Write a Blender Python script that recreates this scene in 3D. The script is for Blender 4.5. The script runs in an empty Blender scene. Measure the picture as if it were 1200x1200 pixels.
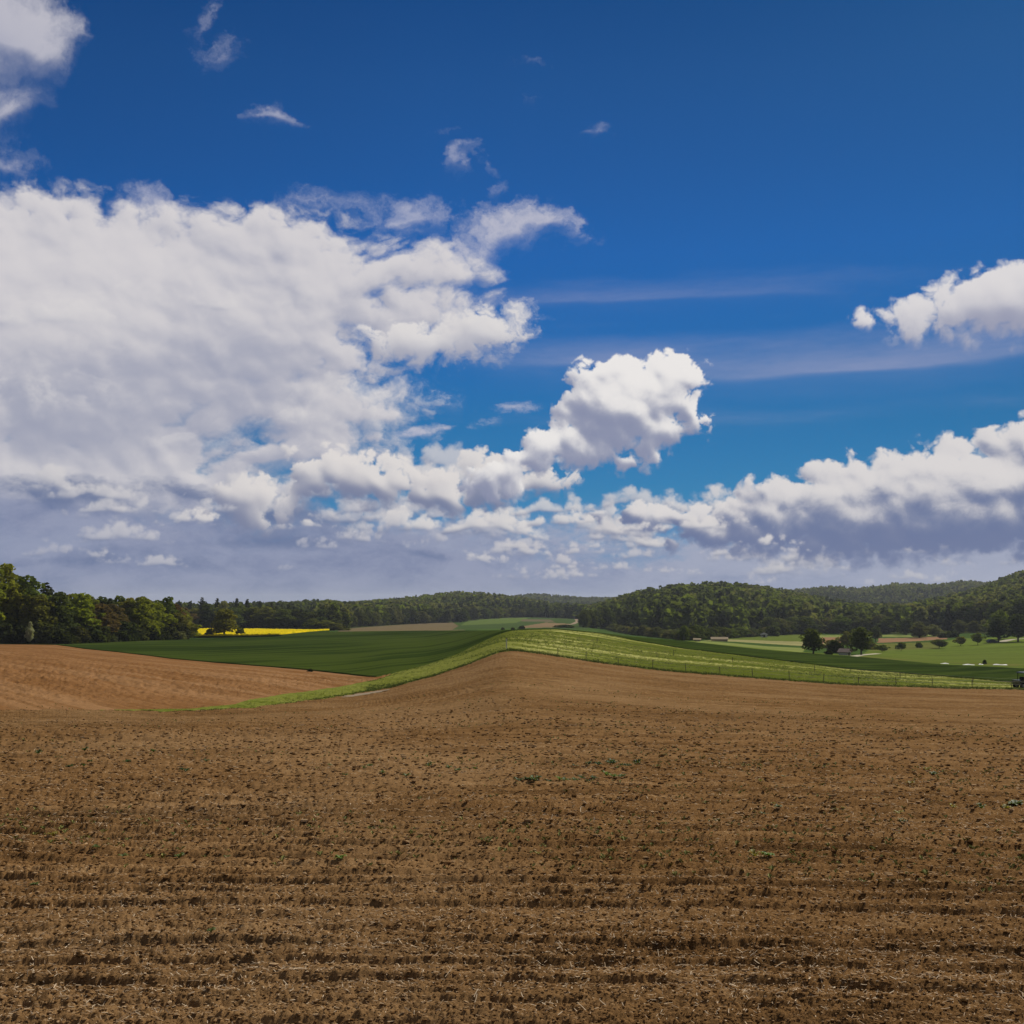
import bpy, bmesh, math, random
import numpy as np
from mathutils import Vector, Matrix

scene = bpy.context.scene
COL = scene.collection
R = math.radians

# ------------------------------------------------------------------ camera
F_PX, HORIZON = 1287.0, 705.0            # focal length and eye level, in pixels of a 1200 px wide frame
PITCH = math.atan((HORIZON - 600.0) / F_PX)
EYE = 1.75
cam_data = bpy.data.cameras.new("camera")
cam = bpy.data.objects.new("camera", cam_data)
COL.objects.link(cam)
cam_data.sensor_width = 36.0
cam_data.lens = 36.0 * F_PX / 1200.0
cam_data.clip_start = 0.1
cam_data.clip_end = 20000.0
cam.location = (0.0, 0.0, 0.0)
cam.rotation_euler = (R(90) + PITCH, 0.0, 0.0)
scene.camera = cam

def direction(px, py):
    """unit view direction of a point of the photograph (eye at the origin, looking along +Y)"""
    x, u = (px - 600.0) / F_PX, (600.0 - py) / F_PX
    c, s = math.cos(PITCH), math.sin(PITCH)
    v = Vector((x, c - u * s, s + u * c))
    return v.normalized()

def bearing(px, py):
    """(azimuth, tangent of elevation)"""
    v = direction(px, py)
    return math.atan2(v.x, v.y), v.z / math.hypot(v.x, v.y)

SUN_EL, SUN_AZ = R(40.0), R(40.0)        # azimuth measured from +Y (ahead) towards +X (right)

# ------------------------------------------------------------------ render settings
scene.view_settings.view_transform = 'Standard'
scene.view_settings.look = 'None'
scene.view_settings.exposure = 0.0
scene.view_settings.gamma = 1.0
scene.view_settings.use_curve_mapping = False
scene.render.engine = 'CYCLES'
scene.cycles.use_denoising = True
scene.cycles.denoiser = 'OPENIMAGEDENOISE'
scene.cycles.denoising_input_passes = 'RGB_ALBEDO_NORMAL'
scene.cycles.denoising_prefilter = 'ACCURATE'
scene.cycles.max_bounces = 5
scene.cycles.diffuse_bounces = 3
scene.cycles.glossy_bounces = 2
scene.cycles.transmission_bounces = 3
scene.cycles.transparent_max_bounces = 6
scene.cycles.volume_bounces = 0
# ------------------------------------------------------------------ node helper
class NT:
    """tiny expression writer for shader node trees"""
    def __init__(self, tree): self.t = tree
    def node(self, kind, **kw):
        n = self.t.nodes.new(kind)
        for k, v in kw.items(): setattr(n, k, v)
        return n
    def put(self, sock, v):
        if isinstance(v, S): self.t.links.new(v.s, sock)
        elif isinstance(v, bpy.types.NodeSocket): self.t.links.new(v, sock)
        else: sock.default_value = v
    def math(self, op, a, b=None, c=None, clamp=False):
        n = self.node('ShaderNodeMath', operation=op, use_clamp=clamp)
        for i, v in enumerate((a, b, c)):
            if v is not None: self.put(n.inputs[i], v)
        return S(self, n.outputs[0])
    def vmath(self, op, a, b=None, out=0):
        n = self.node('ShaderNodeVectorMath', operation=op)
        self.put(n.inputs[0], a)
        if b is not None: self.put(n.inputs[1], b)
        return S(self, n.outputs[out])
    def scale(self, v, k):
        n = self.node('ShaderNodeVectorMath', operation='SCALE')
        self.put(n.inputs[0], v); self.put(n.inputs['Scale'], k)
        return S(self, n.outputs[0])
    def combine(self, x, y, z=0.0):
        n = self.node('ShaderNodeCombineXYZ')
        for i, v in enumerate((x, y, z)): self.put(n.inputs[i], v)
        return S(self, n.outputs[0])
    def noise(self, p, scale, detail=6.0, rough=0.55, dist=0.0, dim='2D', lac=2.0):
        n = self.node('ShaderNodeTexNoise', noise_dimensions=dim)
        self.put(n.inputs['Vector'], p)
        n.inputs['Scale'].default_value = scale; n.inputs['Detail'].default_value = detail
        n.inputs['Roughness'].default_value = rough; n.inputs['Distortion'].default_value = dist
        n.inputs['Lacunarity'].default_value = lac
        return S(self, n.outputs[0]), S(self, n.outputs[1])
    def voronoi(self, p, scale, detail=0.0, rough=0.5, dim='2D', feature='SMOOTH_F1', smooth=0.3):
        n = self.node('ShaderNodeTexVoronoi', voronoi_dimensions=dim, feature=feature)
        self.put(n.inputs['Vector'], p)
        n.inputs['Scale'].default_value = scale; n.inputs['Detail'].default_value = detail
        n.inputs['Roughness'].default_value = rough
        if feature == 'SMOOTH_F1': n.inputs['Smoothness'].default_value = smooth
        return S(self, n.outputs['Distance'])
    def step(self, x, lo, hi, a=0.0, b=1.0):
        n = self.node('ShaderNodeMapRange', interpolation_type='SMOOTHSTEP')
        for i, v in enumerate((x, lo, hi, a, b)): self.put(n.inputs[i], v)
        return S(self, n.outputs[0])
    def lin(self, x, lo, hi, a=0.0, b=1.0):
        n = self.node('ShaderNodeMapRange', clamp=True)
        for i, v in enumerate((x, lo, hi, a, b)): self.put(n.inputs[i], v)
        return S(self, n.outputs[0])
    def mix(self, f, a, b, mode='MIX'):
        n = self.node('ShaderNodeMix', data_type='RGBA', blend_type=mode)
        self.put(n.inputs[0], f); self.put(n.inputs[6], col4(a)); self.put(n.inputs[7], col4(b))
        return S(self, n.outputs[2])
    def ramp(self, f, stops, interp='LINEAR'):
        n = self.node('ShaderNodeValToRGB')
        self.put(n.inputs[0], f)
        r = n.color_ramp; r.interpolation = interp
        while len(r.elements) < len(stops): r.elements.new(0.5)
        for e, (p, c) in zip(r.elements, stops): e.position = p; e.color = col4(c)
        return S(self, n.outputs[0])

def col4(c):
    return (*c, 1.0) if isinstance(c, (tuple, list)) and len(c) == 3 else c

class S:
    def __init__(self, nt, s): self.nt, self.s = nt, s
    def __add__(self, o): return self.nt.math('ADD', self, o)
    __radd__ = __add__
    def __mul__(self, o): return self.nt.math('MULTIPLY', self, o)
    __rmul__ = __mul__
    def __sub__(self, o): return self.nt.math('SUBTRACT', self, o)
    def __rsub__(self, o): return self.nt.math('SUBTRACT', o, self)
    def __truediv__(self, o): return self.nt.math('DIVIDE', self, o)
    def max(self, o): return self.nt.math('MAXIMUM', self, o)
    def min(self, o): return self.nt.math('MINIMUM', self, o)
    def smax(self, o, k): return self.nt.math('SMOOTH_MAX', self, o, k)
    def abs(self): return self.nt.math('ABSOLUTE', self)
    def pow(self, e): return self.nt.math('POWER', self, e)
    def clamp(self): return self.nt.math('ADD', self, 0.0, clamp=True)

# ------------------------------------------------------------------ noise tables (numpy)
rng = np.random.default_rng(7)

def spectral_noise(n, beta, seed, lo=1.0):
    """periodic fractal noise, zero mean, unit deviation"""
    r = np.random.default_rng(seed)
    fx = np.fft.fftfreq(n)[:, None] * n
    fy = np.fft.rfftfreq(n)[None, :] * n
    k = np.sqrt(fx * fx + fy * fy); k[0, 0] = 1.0
    a = k ** (-beta / 2.0); a[k < lo] = 0.0; a[0, 0] = 0.0
    sp = a * np.exp(2j * np.pi * r.random(k.shape))
    t = np.fft.irfft2(sp, (n, n))
    return ((t - t.mean()) / t.std()).astype(np.float32)

def worley_tile(n, cells, seed):
    """periodic distance to the nearest of cells x cells jittered points, in cell units"""
    r = np.random.default_rng(seed)
    jx, jy = r.random((cells, cells)), r.random((cells, cells))
    g = (np.arange(n) + 0.5) / n * cells
    gx, gy = np.meshgrid(g, g, indexing='ij')
    ix, iy = gx.astype(int), gy.astype(int)
    best = np.full((n, n), 9.0)
    for ox in (-1, 0, 1):
        for oy in (-1, 0, 1):
            cx, cy = ix + ox, iy + oy
            mx, my = cx % cells, cy % cells
            d = (cx + jx[mx, my] - gx) ** 2 + (cy + jy[mx, my] - gy) ** 2
            np.minimum(best, d, out=best)
    return np.sqrt(best).astype(np.float32)

def billow_tile(n, cells, octaves, rough, seed):
    """heaped round lumps on lumps (cauliflower), zero mean"""
    t, a, tot = 0.0, 1.0, 0.0
    for o in range(octaves):
        w = worley_tile(n, cells * 2 ** o, seed + o)
        t = t + a * (1.0 - np.minimum(w, 1.0) ** 1.6); tot += a
        a *= rough
    t = t / tot
    return ((t - t.mean()) / t.std()).astype(np.float32)

def sample(tile, u, v):
    """bilinear look-up in a periodic tile; u, v in tile lengths"""
    n = tile.shape[0]
    x, y = u * n, v * n
    x0, y0 = np.floor(x).astype(np.int32), np.floor(y).astype(np.int32)
    fx, fy = (x - x0).astype(np.float32), (y - y0).astype(np.float32)
    x0 %= n; y0 %= n
    x1, y1 = (x0 + 1) % n, (y0 + 1) % n
    return (tile[x0, y0] * (1 - fx) + tile[x1, y0] * fx) * (1 - fy) + (tile[x0, y1] * (1 - fx) + tile[x1, y1] * fx) * fy

def sstep(x, a, b):
    t = np.clip((x - a) / (b - a), 0.0, 1.0)
    return t * t * (3.0 - 2.0 * t)

def blur(a, r):
    """gaussian-like blur by three box passes, radius r in samples"""
    r = int(round(r))
    if r < 1: return a
    for _ in range(3):
        for ax in (0, 1):
            p = np.pad(a, [(r + 1, r) if i == ax else (0, 0) for i in (0, 1)], mode='edge')
            c = np.cumsum(p, axis=ax, dtype=np.float64)
            if ax == 0: a = (c[2 * r + 1:, :] - c[:-2 * r - 1, :]) / (2 * r + 1)
            else: a = (c[:, 2 * r + 1:] - c[:, :-2 * r - 1]) / (2 * r + 1)
    return a.astype(np.float32)

FBM = spectral_noise(1024, 3.3, 1)
FBM_FINE = spectral_noise(1024, 2.7, 2)
BILLOW = billow_tile(1024, 16, 4, 0.5, 50)

# ------------------------------------------------------------------ world: clear sky and clouds, by direction only
SKY_UNIT = 100.0 / F_PX                  # one unit of sky angle: a hundred pixels at the horizon
def sky_point(px, py):
    a, t = bearing(px, py)
    return a / SKY_UNIT, math.atan(t) / SKY_UNIT

SKY_X0, SKY_X1, SKY_Y0, SKY_Y1, SKY_RES = -10.0, 10.0, -0.5, 9.0, 88
SKY_W, SKY_H = int((SKY_X1 - SKY_X0) * SKY_RES), int((SKY_Y1 - SKY_Y0) * SKY_RES)

class Clouds:
    """cloud colour and cover over a window of the sky, indexed [elevation, azimuth]"""
    def __init__(self):
        self.rgb = np.zeros((SKY_H, SKY_W, 3), np.float32)      # premultiplied
        self.a = np.zeros((SKY_H, SKY_W), np.float32)

    def bank(self, blobs, fbm=(3.0, 0.2), billow=(3.0, 0.1), warp=(3.0, 0.2), squash=1.0, seed=0.0, k=0.2,
             soft=0.12, opac=1.0, lit=(.7, .68, .68), shade=(.25, .27, .38), base=0.6, relief=(1.0, 1.0), thick=(0.5, 0.05, 0.5),
             edge=0.0, rim=0.0, fade_low=None, sun=(0.6, 0.8), shade_base=None, base_soft=1.6, belly=0.0, vgrad=None, thblur=5, rw=(0.55, 1.0, 1.3)):
        pts = [(*sky_point(b[0], b[1]), b[2] / 100.0, b[3] / 100.0, R(b[4]), b[5] if len(b) > 5 else 1.0) for b in blobs]
        ext = 0.9
        x0 = min(p[0] - max(p[2], p[3]) for p in pts) - ext; x1 = max(p[0] + max(p[2], p[3]) for p in pts) + ext
        y0 = min(p[1] - max(p[2], p[3]) for p in pts) - ext; y1 = max(p[1] + max(p[2], p[3]) for p in pts) + ext
        i0, i1 = max(0, int((x0 - SKY_X0) * SKY_RES)), min(SKY_W, int((x1 - SKY_X0) * SKY_RES))
        j0, j1 = max(0, int((y0 - SKY_Y0) * SKY_RES)), min(SKY_H, int((y1 - SKY_Y0) * SKY_RES))
        X = (SKY_X0 + (np.arange(i0, i1) + 0.5) / SKY_RES).astype(np.float32)[None, :]
        Y = (SKY_Y0 + (np.arange(j0, j1) + 0.5) / SKY_RES).astype(np.float32)[:, None]
        X, Y = np.broadcast_arrays(X, Y)
        ps = Y * squash
        wx = sample(FBM, (X + seed * 1.31) / (warp[0] * 4), (ps + seed * 0.77) / (warp[0] * 4)) * warp[1]
        wy = sample(FBM, (X - seed * 0.91 + 5) / (warp[0] * 4), (ps + seed * 1.7 + 3) / (warp[0] * 4)) * warp[1] / squash
        u, v = X + wx, Y + wy
        F = None
        for (cx, cy, rx, ry, rot, w) in pts:
            c, s = math.cos(rot), math.sin(rot)
            dx, dy = u - cx, v - cy
            q = np.sqrt(((dx * c + dy * s) / rx) ** 2 + ((-dx * s + dy * c) / ry) ** 2)
            f = (1.0 - q) * (min(rx, ry) * w)
            if F is None: F = f
            else:
                h = np.clip(0.5 + 0.5 * (F - f) / k, 0, 1)
                F = f + (F - f) * h + k * h * (1 - h)
        us, vs = (u + seed * 2.3), (v * squash + seed * 1.9)
        n1 = sample(FBM, us / (fbm[0] * 4), vs / (fbm[0] * 4))
        n2 = sample(FBM_FINE, us / (fbm[0] * 1.3), vs / (fbm[0] * 1.3))
        b1 = sample(BILLOW, us / (billow[0] * 4), vs / (billow[0] * 4))
        near = sstep(F, -0.30, 0.05)
        H = F + (n1 * 0.75 + n2 * 0.25) * fbm[1] * (0.35 + 0.65 * near) + b1 * billow[1] * near - (1 - near) * 0.06
        # cover
        # flat bases fray out more softly than the tops
        gb = np.gradient(blur(H, 7), axis=0) * SKY_RES
        under = sstep(gb, 0.15, 0.9)
        a = sstep(H, edge, edge + soft * (1.0 + base_soft * under)) * opac
        # light: towards-the-sun relief at three scales, loss of light in the thick of the cloud
        Hc = np.maximum(H, -0.05)
        bulge = np.sqrt(np.clip(Hc, 0, None) + 0.02)
        r = 0.0
        for rad, kk in zip((2, 6, 16), rw):
            g = blur(bulge, rad)
            gy, gx = np.gradient(g)
            r = r - (gx * sun[0] + gy * sun[1]) * SKY_RES * kk * (rad / 6.0) ** 0.45
        Hb = blur(np.clip(H, 0, None), thblur)
        th = sstep(Hb, thick[1], thick[2])
        tt = base + relief[0] * 0.16 * r + relief[1] * 0.05 * (n1 + 0.5 * n2) - thick[0] * th
        if belly:
            gl = np.gradient(blur(H, 11), axis=0) * SKY_RES
            tt = tt - belly * sstep(gl, -0.25, 0.7)
        if vgrad:
            yv = Y + 0.10 * n1 + 0.03 * n2 + 0.05 * b1
            tt = tt - vgrad[2] * sstep(-yv, -sky_point(600, vgrad[0])[1], -sky_point(600, vgrad[1])[1])
        if rim: tt = tt + rim * np.exp(-np.clip(H - edge, 0, None) / 0.05)
        tt = (0.5 + 0.5 * np.tanh(1.75 * (tt - 0.5)))[..., None]
        sh = np.array(shade, np.float32)
        if shade_base is not None:
            q = sstep(Y, shade_base[1], shade_base[2])[..., None]
            sh = np.array(shade_base[0], np.float32) * (1 - q) + sh * q
        col = sh * (1 - tt) + np.array(lit, np.float32) * tt
        a = a.astype(np.float32)
        A = a[..., None]
        sl = (slice(j0, j1), slice(i0, i1))
        self.rgb[sl] = self.rgb[sl] * (1 - A) + col * A
        self.a[sl] = self.a[sl] * (1 - a) + a

    def image(self):
        ex = np.minimum(np.arange(SKY_W), np.arange(SKY_W)[::-1]) / SKY_RES
        ey = np.arange(SKY_H)[::-1] / SKY_RES
        fade = sstep(ex, 0.02, 1.0)[None, :] * sstep(ey, 0.02, 1.0)[:, None]
        px = np.ones((SKY_H, SKY_W, 4), np.float32)
        px[..., :3] = self.rgb / np.maximum(self.a, 1e-4)[..., None]
        cover = (self.a * fade).astype(np.float32)
        def make(name, arr):
            im = bpy.data.images.new(name, SKY_W, SKY_H, alpha=False, float_buffer=True, is_data=True)
            im.pixels.foreach_set(np.ascontiguousarray(arr).ravel())
            im.update()
            return im
        c = np.ones_like(px); c[..., :3] = cover[..., None]
        return make('cloud_light', px), make('cloud_cover', c)

FILL_CLOUD = (4.5, 4.2, 3.8)
def build_world(clouds):
    w = bpy.data.worlds.new("World")
    scene.world = w
    w.use_nodes = True
    t = w.node_tree
    t.nodes.clear()
    nt = NT(t)
    tc = nt.node('ShaderNodeTexCoord')
    sep = nt.node('ShaderNodeSeparateXYZ')
    t.links.new(tc.outputs['Generated'], sep.inputs[0])
    X, Y, Z = (S(nt, o) for o in sep.outputs)
    az = nt.math('ARCTAN2', X, Y) * (1.0 / SKY_UNIT)
    el = nt.math('ARCSINE', Z) * (1.0 / SKY_UNIT)
    sky = nt.node('ShaderNodeTexSky', sky_type='NISHITA')
    sky.sun_disc = False
    sky.sun_elevation = SUN_EL
    sky.sun_rotation = SUN_AZ
    sky.altitude = 400.0
    sky.air_density = 1.0; sky.dust_density = 0.4; sky.ozone_density = 2.0
    grade = nt.ramp(nt.lin(el, -1.0, 8.0), SKY_GRADE)           # a deep, polarised spring blue
    clear = nt.mix(1.0, S(nt, sky.outputs[0]), grade, 'MULTIPLY')
    clear = nt.scale(clear, nt.lin(az, -1.0, 7.0, 1.0, 0.70))
    uv = nt.combine((az - SKY_X0) / (SKY_X1 - SKY_X0), (el - SKY_Y0) / (SKY_Y1 - SKY_Y0))
    tex = []
    for im in clouds.image():
        n = nt.node('ShaderNodeTexImage', image=im, extension='CLIP', interpolation='Linear')
        nt.put(n.inputs[0], uv)
        tex.append(S(nt, n.outputs[0]))
    inside = nt.math('GREATER_THAN', Y, 0.05)
    cover = nt.math('MULTIPLY', tex[1], inside)
    lit = nt.vmath('MULTIPLY', tex[0], (10.0, 10.0, 10.0))
    # unseen broken cloud added outside the window above, to whiten the blue fill light
    dirv = nt.vmath('MULTIPLY', tc.outputs['Generated'], (1.0, 1.0, 2.2))
    n, _ = nt.noise(dirv, 2.3, 6.0, 0.6, dim='3D')
    ox = nt.step(nt.math('ABSOLUTE', az), 9.0, 11.0)
    oy = nt.step(el, 8.0, 10.0)
    outside = nt.math('MAXIMUM', nt.math('MAXIMUM', ox, oy), nt.math('LESS_THAN', Y, 0.05))
    rest = nt.step(n, 0.42, 0.62) * outside
    clear = nt.mix(rest * 0.85, clear, FILL_CLOUD)
    cur = nt.mix(cover, clear, lit)
    bg = nt.node('ShaderNodeBackground')
    nt.put(bg.inputs[0], cur)
    bg.inputs[1].default_value = 0.1
    out = nt.node('ShaderNodeOutputWorld')
    t.links.new(bg.outputs[0], out.inputs[0])
    try: w.cycles.sampling_method = 'MANUAL'; w.cycles.sample_map_resolution = 1024
    except Exception: pass
SKY_GRADE = [(0.128, (0.2, 0.32, 0.7)), (0.25, (0.0578, 0.2997, 0.5412)), (0.339, (0.0468, 0.2916, 0.5248)), (0.448, (0.0523, 0.2997, 0.5986)), (0.555, (0.055, 0.3038, 0.6396)), (0.659, (0.0578, 0.2794, 0.574)), (0.758, (0.0578, 0.2633, 0.5248)), (0.86, (0.0401, 0.2252, 0.4674)), (1.0, (0.033, 0.2025, 0.4264))]
clouds = Clouds()
# thin high veil in level bands
clouds.bank([(1050, 425, 460, 44, 0, 1.6), (720, 420, 200, 34, 0, 1.6), (760, 350, 460, 30, 1, 1.4), (1150, 395, 200, 34, 0, 1.4), (900, 490, 340, 14, 0)],
            fbm=(5, 0.10), billow=(3, 0), warp=(2, 0.05), squash=6, seed=3, soft=0.95, opac=0.72, lit=(.36, .38, .54), shade=(.26, .30, .48), relief=(0, 1), thick=(0, 0, 1))
clouds.bank([(15, 30, 88, 70, -20), (62, 72, 38, 26, 10), (0, 135, 46, 30, 0), (10, 197, 30, 14, 0)],
            fbm=(1.6, 0.12), billow=(2, 0.03), warp=(1.2, 0.12), seed=11, soft=0.44, opac=0.82, lit=(.64, .615, .65), shade=(.40, .41, .52), base=.55, thick=(0, 0, 1))
clouds.bank([(262, 60, 42, 18, 22), (232, 22, 16, 9, 40), (335, 153, 22, 11, 0), (540, 152, 32, 6, 0), (553, 190, 46, 14, 8), (579, 210, 11, 9, 0), (640, 132, 30, 9, -4), (717, 149, 24, 9, 8),
             (690, 55, 16, 15, 30), (635, 68, 22, 8, 0), (662, 114, 12, 5, 0), (712, 378, 20, 16, 20), (375, 240, 62, 16, 0), (450, 262, 44, 22, 10), (150, 243, 45, 16, 0), (640, 390, 40, 12, 25), (15, 200, 20, 14, 0)],
            fbm=(0.9, 0.09), billow=(1, 0.0), warp=(0.8, 0.14), squash=1.5, seed=23, k=.04, soft=0.36, opac=0.66, lit=(.60, .585, .65), shade=(.46, .47, .6), relief=(.5, 1), thick=(0, 0, 1))
clouds.bank([(600, 268, 95, 26, -10), (560, 295, 56, 20, 4), (655, 285, 42, 16, 0)],
            fbm=(1.2, 0.11), billow=(1, 0.02), warp=(0.9, 0.14), squash=1.4, seed=27, k=.06, soft=0.36, opac=0.8, lit=(.64, .615, .66), shade=(.42, .43, .55), relief=(.6, 1), thick=(0, 0, 1))
# the great pale bank on the left
clouds.bank([(60, 420, 330, 172, 0), (-200, 400, 340, 172, 0), (250, 400, 220, 120, 0), (330, 335, 170, 62, -6), (285, 268, 60, 30, 0), (310, 290, 130, 46, 8), (470, 335, 95, 40, -8),
             (110, 290, 210, 54, 0), (240, 285, 120, 46, 0), (430, 330, 80, 40, 0), (450, 395, 140, 46, 0), (390, 488, 150, 42, 3), (300, 480, 190, 70, 0), (80, 560, 360, 90, 0), (340, 535, 170, 60, 0), (330, 500, 110, 50, 0)],
            fbm=(1.9, 0.11), billow=(1.5, 0.06), warp=(1.6, 0.09), squash=1.45, seed=5, k=.18, soft=0.30, opac=0.97, rw=(0.7, 0.9, 0.5), lit=(.68, .65, .66), shade=(.34, .355, .455), base=.54, relief=(2.6, 2.2), thick=(.05, .3, 1.3), base_soft=1.0)
# brighter heaps standing in it
clouds.bank([(95, 390, 64, 38, 20), (30, 395, 60, 26, 0), (60, 490, 120, 40, 0), (200, 520, 110, 30, 0), (330, 510, 110, 26, 0), (240, 350, 120, 24, 5), (420, 485, 90, 22, 0)],
            fbm=(1.3, 0.14), billow=(1.1, 0.05), warp=(1.0, 0.12), squash=1.4, seed=61, k=.15, soft=0.5, opac=0.72, lit=(.74, .71, .70), shade=(.30, .32, .43), base=.62, relief=(2.2, 1.8), thick=(.0, .3, 1.3), belly=.3, base_soft=2.0)
clouds.bank([(545, 396, 74, 40, 10), (490, 405, 60, 34, 0), (590, 385, 34, 24, 15)],
            fbm=(1.2, 0.08), billow=(1.1, 0.06), warp=(1.0, 0.1), squash=1.3, seed=6, k=.1, soft=0.2, opac=0.96, lit=(.74, .71, .70), shade=(.36, .37, .46), base=.72, relief=(1.8, 1), thick=(.2, .1, .5), belly=.35, base_soft=0.8)
clouds.bank([(612, 474, 42, 11, 4), (580, 492, 28, 9, 10), (530, 500, 70, 7, 10)],
            fbm=(1.4, 0.05), billow=(1, 0.0), warp=(0.8, 0.06), squash=2, seed=31, k=.05, soft=0.1, opac=0.88, lit=(.58, .56, .63), shade=(.40, .42, .55), relief=(.6, 1), thick=(0, 0, 1))
# grey-blue murk low over the horizon, darker on the left
clouds.bank([(700, 710, 900, 85, 0), (1250, 690, 500, 80, 0), (560, 650, 200, 50, 0)],
            fbm=(2.2, 0.10), billow=(1.4, 0.03), warp=(1.5, 0.1), squash=2.4, seed=8, k=.3, soft=0.34, opac=0.95, lit=(.36, .385, .50), shade=(.17, .215, .37), base=.5, relief=(1.2, 5.0), thick=(0, 0, 1))
clouds.bank([(150, 700, 520, 120, 0), (-150, 650, 400, 100, 0), (420, 690, 260, 64, 0)],
            fbm=(2.0, 0.10), billow=(1.4, 0.03), warp=(1.5, 0.1), squash=2.4, seed=9, k=.3, soft=0.36, opac=0.95, lit=(.29, .32, .45), shade=(.115, .16, .31), base=.42, relief=(1.2, 5.0), thick=(0, 0, 1))
# dark blue bellies seen from below
clouds.bank([(70, 580, 100, 20, 0, 1.6), (120, 596, 70, 15, 0, 1.6), (335, 603, 80, 19, 0, 1.6), (100, 648, 110, 16, 0, 1.6), (0, 652, 70, 14, 0, 1.6), (330, 632, 80, 13, 0, 1.6), (480, 640, 100, 20, 0, 1.6), (400, 657, 100, 13, 0, 1.6), (560, 655, 60, 10, 0, 1.6), (215, 660, 90, 12, 0, 1.6), (230, 580, 60, 14, 0, 1.6)],
            fbm=(1.5, 0.08), billow=(1.0, 0.02), warp=(1.2, 0.12), squash=2.0, seed=71, k=.1, soft=0.3, opac=0.85, lit=(.155, .195, .325), shade=(.085, .135, .285), base=.45, relief=(0.8, 3.0), thick=(.1, .05, .4), base_soft=0.6)
def cumulus(x, y, w, lit, shade, seed, opac=0.92):
    """one small heaped cloud with a level base at height y, w pixels wide"""
    r = random.Random(seed)
    n = 6 + int(w > 50) * 2 + int(w > 90) * 3
    bl = []
    for i in range(n):
        t = (i + r.uniform(.2, .8)) / n * 2 - 1
        h = w * r.uniform(0.09, 0.17) * (1.2 - 0.6 * abs(t))
        bl.append((x + t * w * 0.40, y - h * r.uniform(0.4, 1.25), h * r.uniform(1.1, 1.6), h, 0, 1.5))
    bl.append((x, y - w * 0.05, w * 0.48, w * 0.10, 0, 1.5))
    s = w / 100.0
    clouds.bank(bl, fbm=(0.4 + 0.6 * s, 0.02 + 0.03 * s), billow=(0.35 + 0.6 * s, 0.03 + 0.045 * s), warp=(0.5 + 0.5 * s, 0.01 + 0.025 * s), squash=1.1, seed=seed * 3.7, k=0.02 + 0.03 * s,
                soft=0.08 + 0.12 * s, opac=opac, lit=lit, shade=shade, base=.98, relief=(1.8, 1.5), thick=(.12, .04, .25 + .2 * s), belly=.95, base_soft=3.0)
rc = random.Random(12)
mixc = lambda a, b, t: tuple(p * (1 - t) + q * t for p, q in zip(a, b))
def field(n, x0, x1, y0, y1, w0, w1, lit0, lit1, seed0, opac=0.9):
    spots = sorted((rc.random() ** 1.2, rc.random()) for _ in range(n))
    for i, (u, v) in enumerate(sorted(spots, key=lambda q: q[0])):
        t = 1 - u                                   # 0 at the top of the field, 1 at the horizon
    for i in range(n):
        t = 1 - (i + rc.random()) / n
        y = y0 + (y1 - y0) * t
        x = rc.uniform(x0, x1)
        w = (w1 + (w0 - w1) * t) * rc.uniform(0.6, 1.35)
        cumulus(x, y, w, mixc(lit0, lit1, t * rc.uniform(.5, 1.1)), (.125, .17, .31), seed0 + i, opac * rc.uniform(.75, 1.0))
field(34, -40, 620, 572, 668, 46, 135, (.68, .65, .645), (.40, .41, .50), 100)
field(44, 540, 900, 606, 684, 30, 95, (.72, .68, .66), (.52, .51, .55), 200)
field(18, 880, 1220, 648, 686, 34, 90, (.62, .59, .59), (.50, .50, .55), 300, 0.8)
# long dark-bellied cloud on the right
clouds.bank([(1130, 578, 190, 58, 5), (1190, 540, 110, 44, 4), (980, 580, 84, 40, 8), (1040, 596, 170, 50, 0), (895, 602, 96, 38, 6), (800, 604, 90, 20, 4), (1090, 618, 260, 44, 0, 1.4), (1040, 552, 60, 26, 0), (880, 622, 130, 28, 0, 1.3), (1000, 610, 170, 40, 0, 1.3), (740, 612, 50, 12, 0), (960, 632, 120, 20, 0)],
            fbm=(1.2, 0.06), billow=(1.1, 0.065), warp=(1.0, 0.06), squash=1.2, seed=17, k=.10, soft=0.13, opac=0.97, lit=(.72, .685, .675), shade=(.125, .165, .31), base=.66, rw=(.8, 1.3, .8), relief=(2.8, 3.4), thick=(.12, .10, .50), belly=.1, base_soft=1.2, vgrad=(520, 625, .60))
for q in ((905, 640, 60, 401), (870, 618, 52, 402), (820, 628, 70, 403), (940, 648, 50, 404), (760, 625, 46, 405)):
    cumulus(q[0], q[1], q[2], (.70, .665, .655), (.17, .21, .34), q[3])
# chain of small cumulus in the middle
clouds.bank([(440, 572, 62, 32, 0), (375, 572, 70, 32, 0), (525, 582, 46, 36, 0), (300, 592, 70, 30, 0), (590, 575, 60, 46, 0), (640, 572, 60, 24, 0)],
            fbm=(1.2, 0.07), billow=(1.1, 0.08), warp=(1.0, 0.07), squash=1.2, seed=29, k=.06, soft=0.12, opac=0.96, lit=(.74, .70, .68), shade=(.17, .20, .325), base=.82, relief=(1.9, 1), thick=(.35, .05, .42), belly=.6, base_soft=2.2)
for q in ((565, 632, 130, 501), (650, 618, 90, 502), (470, 628, 110, 503), (350, 622, 70, 504), (235, 618, 60, 505), (690, 612, 34, 506)):
    cumulus(q[0], q[1], q[2], (.71, .675, .66), (.15, .19, .325), q[3])
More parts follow.
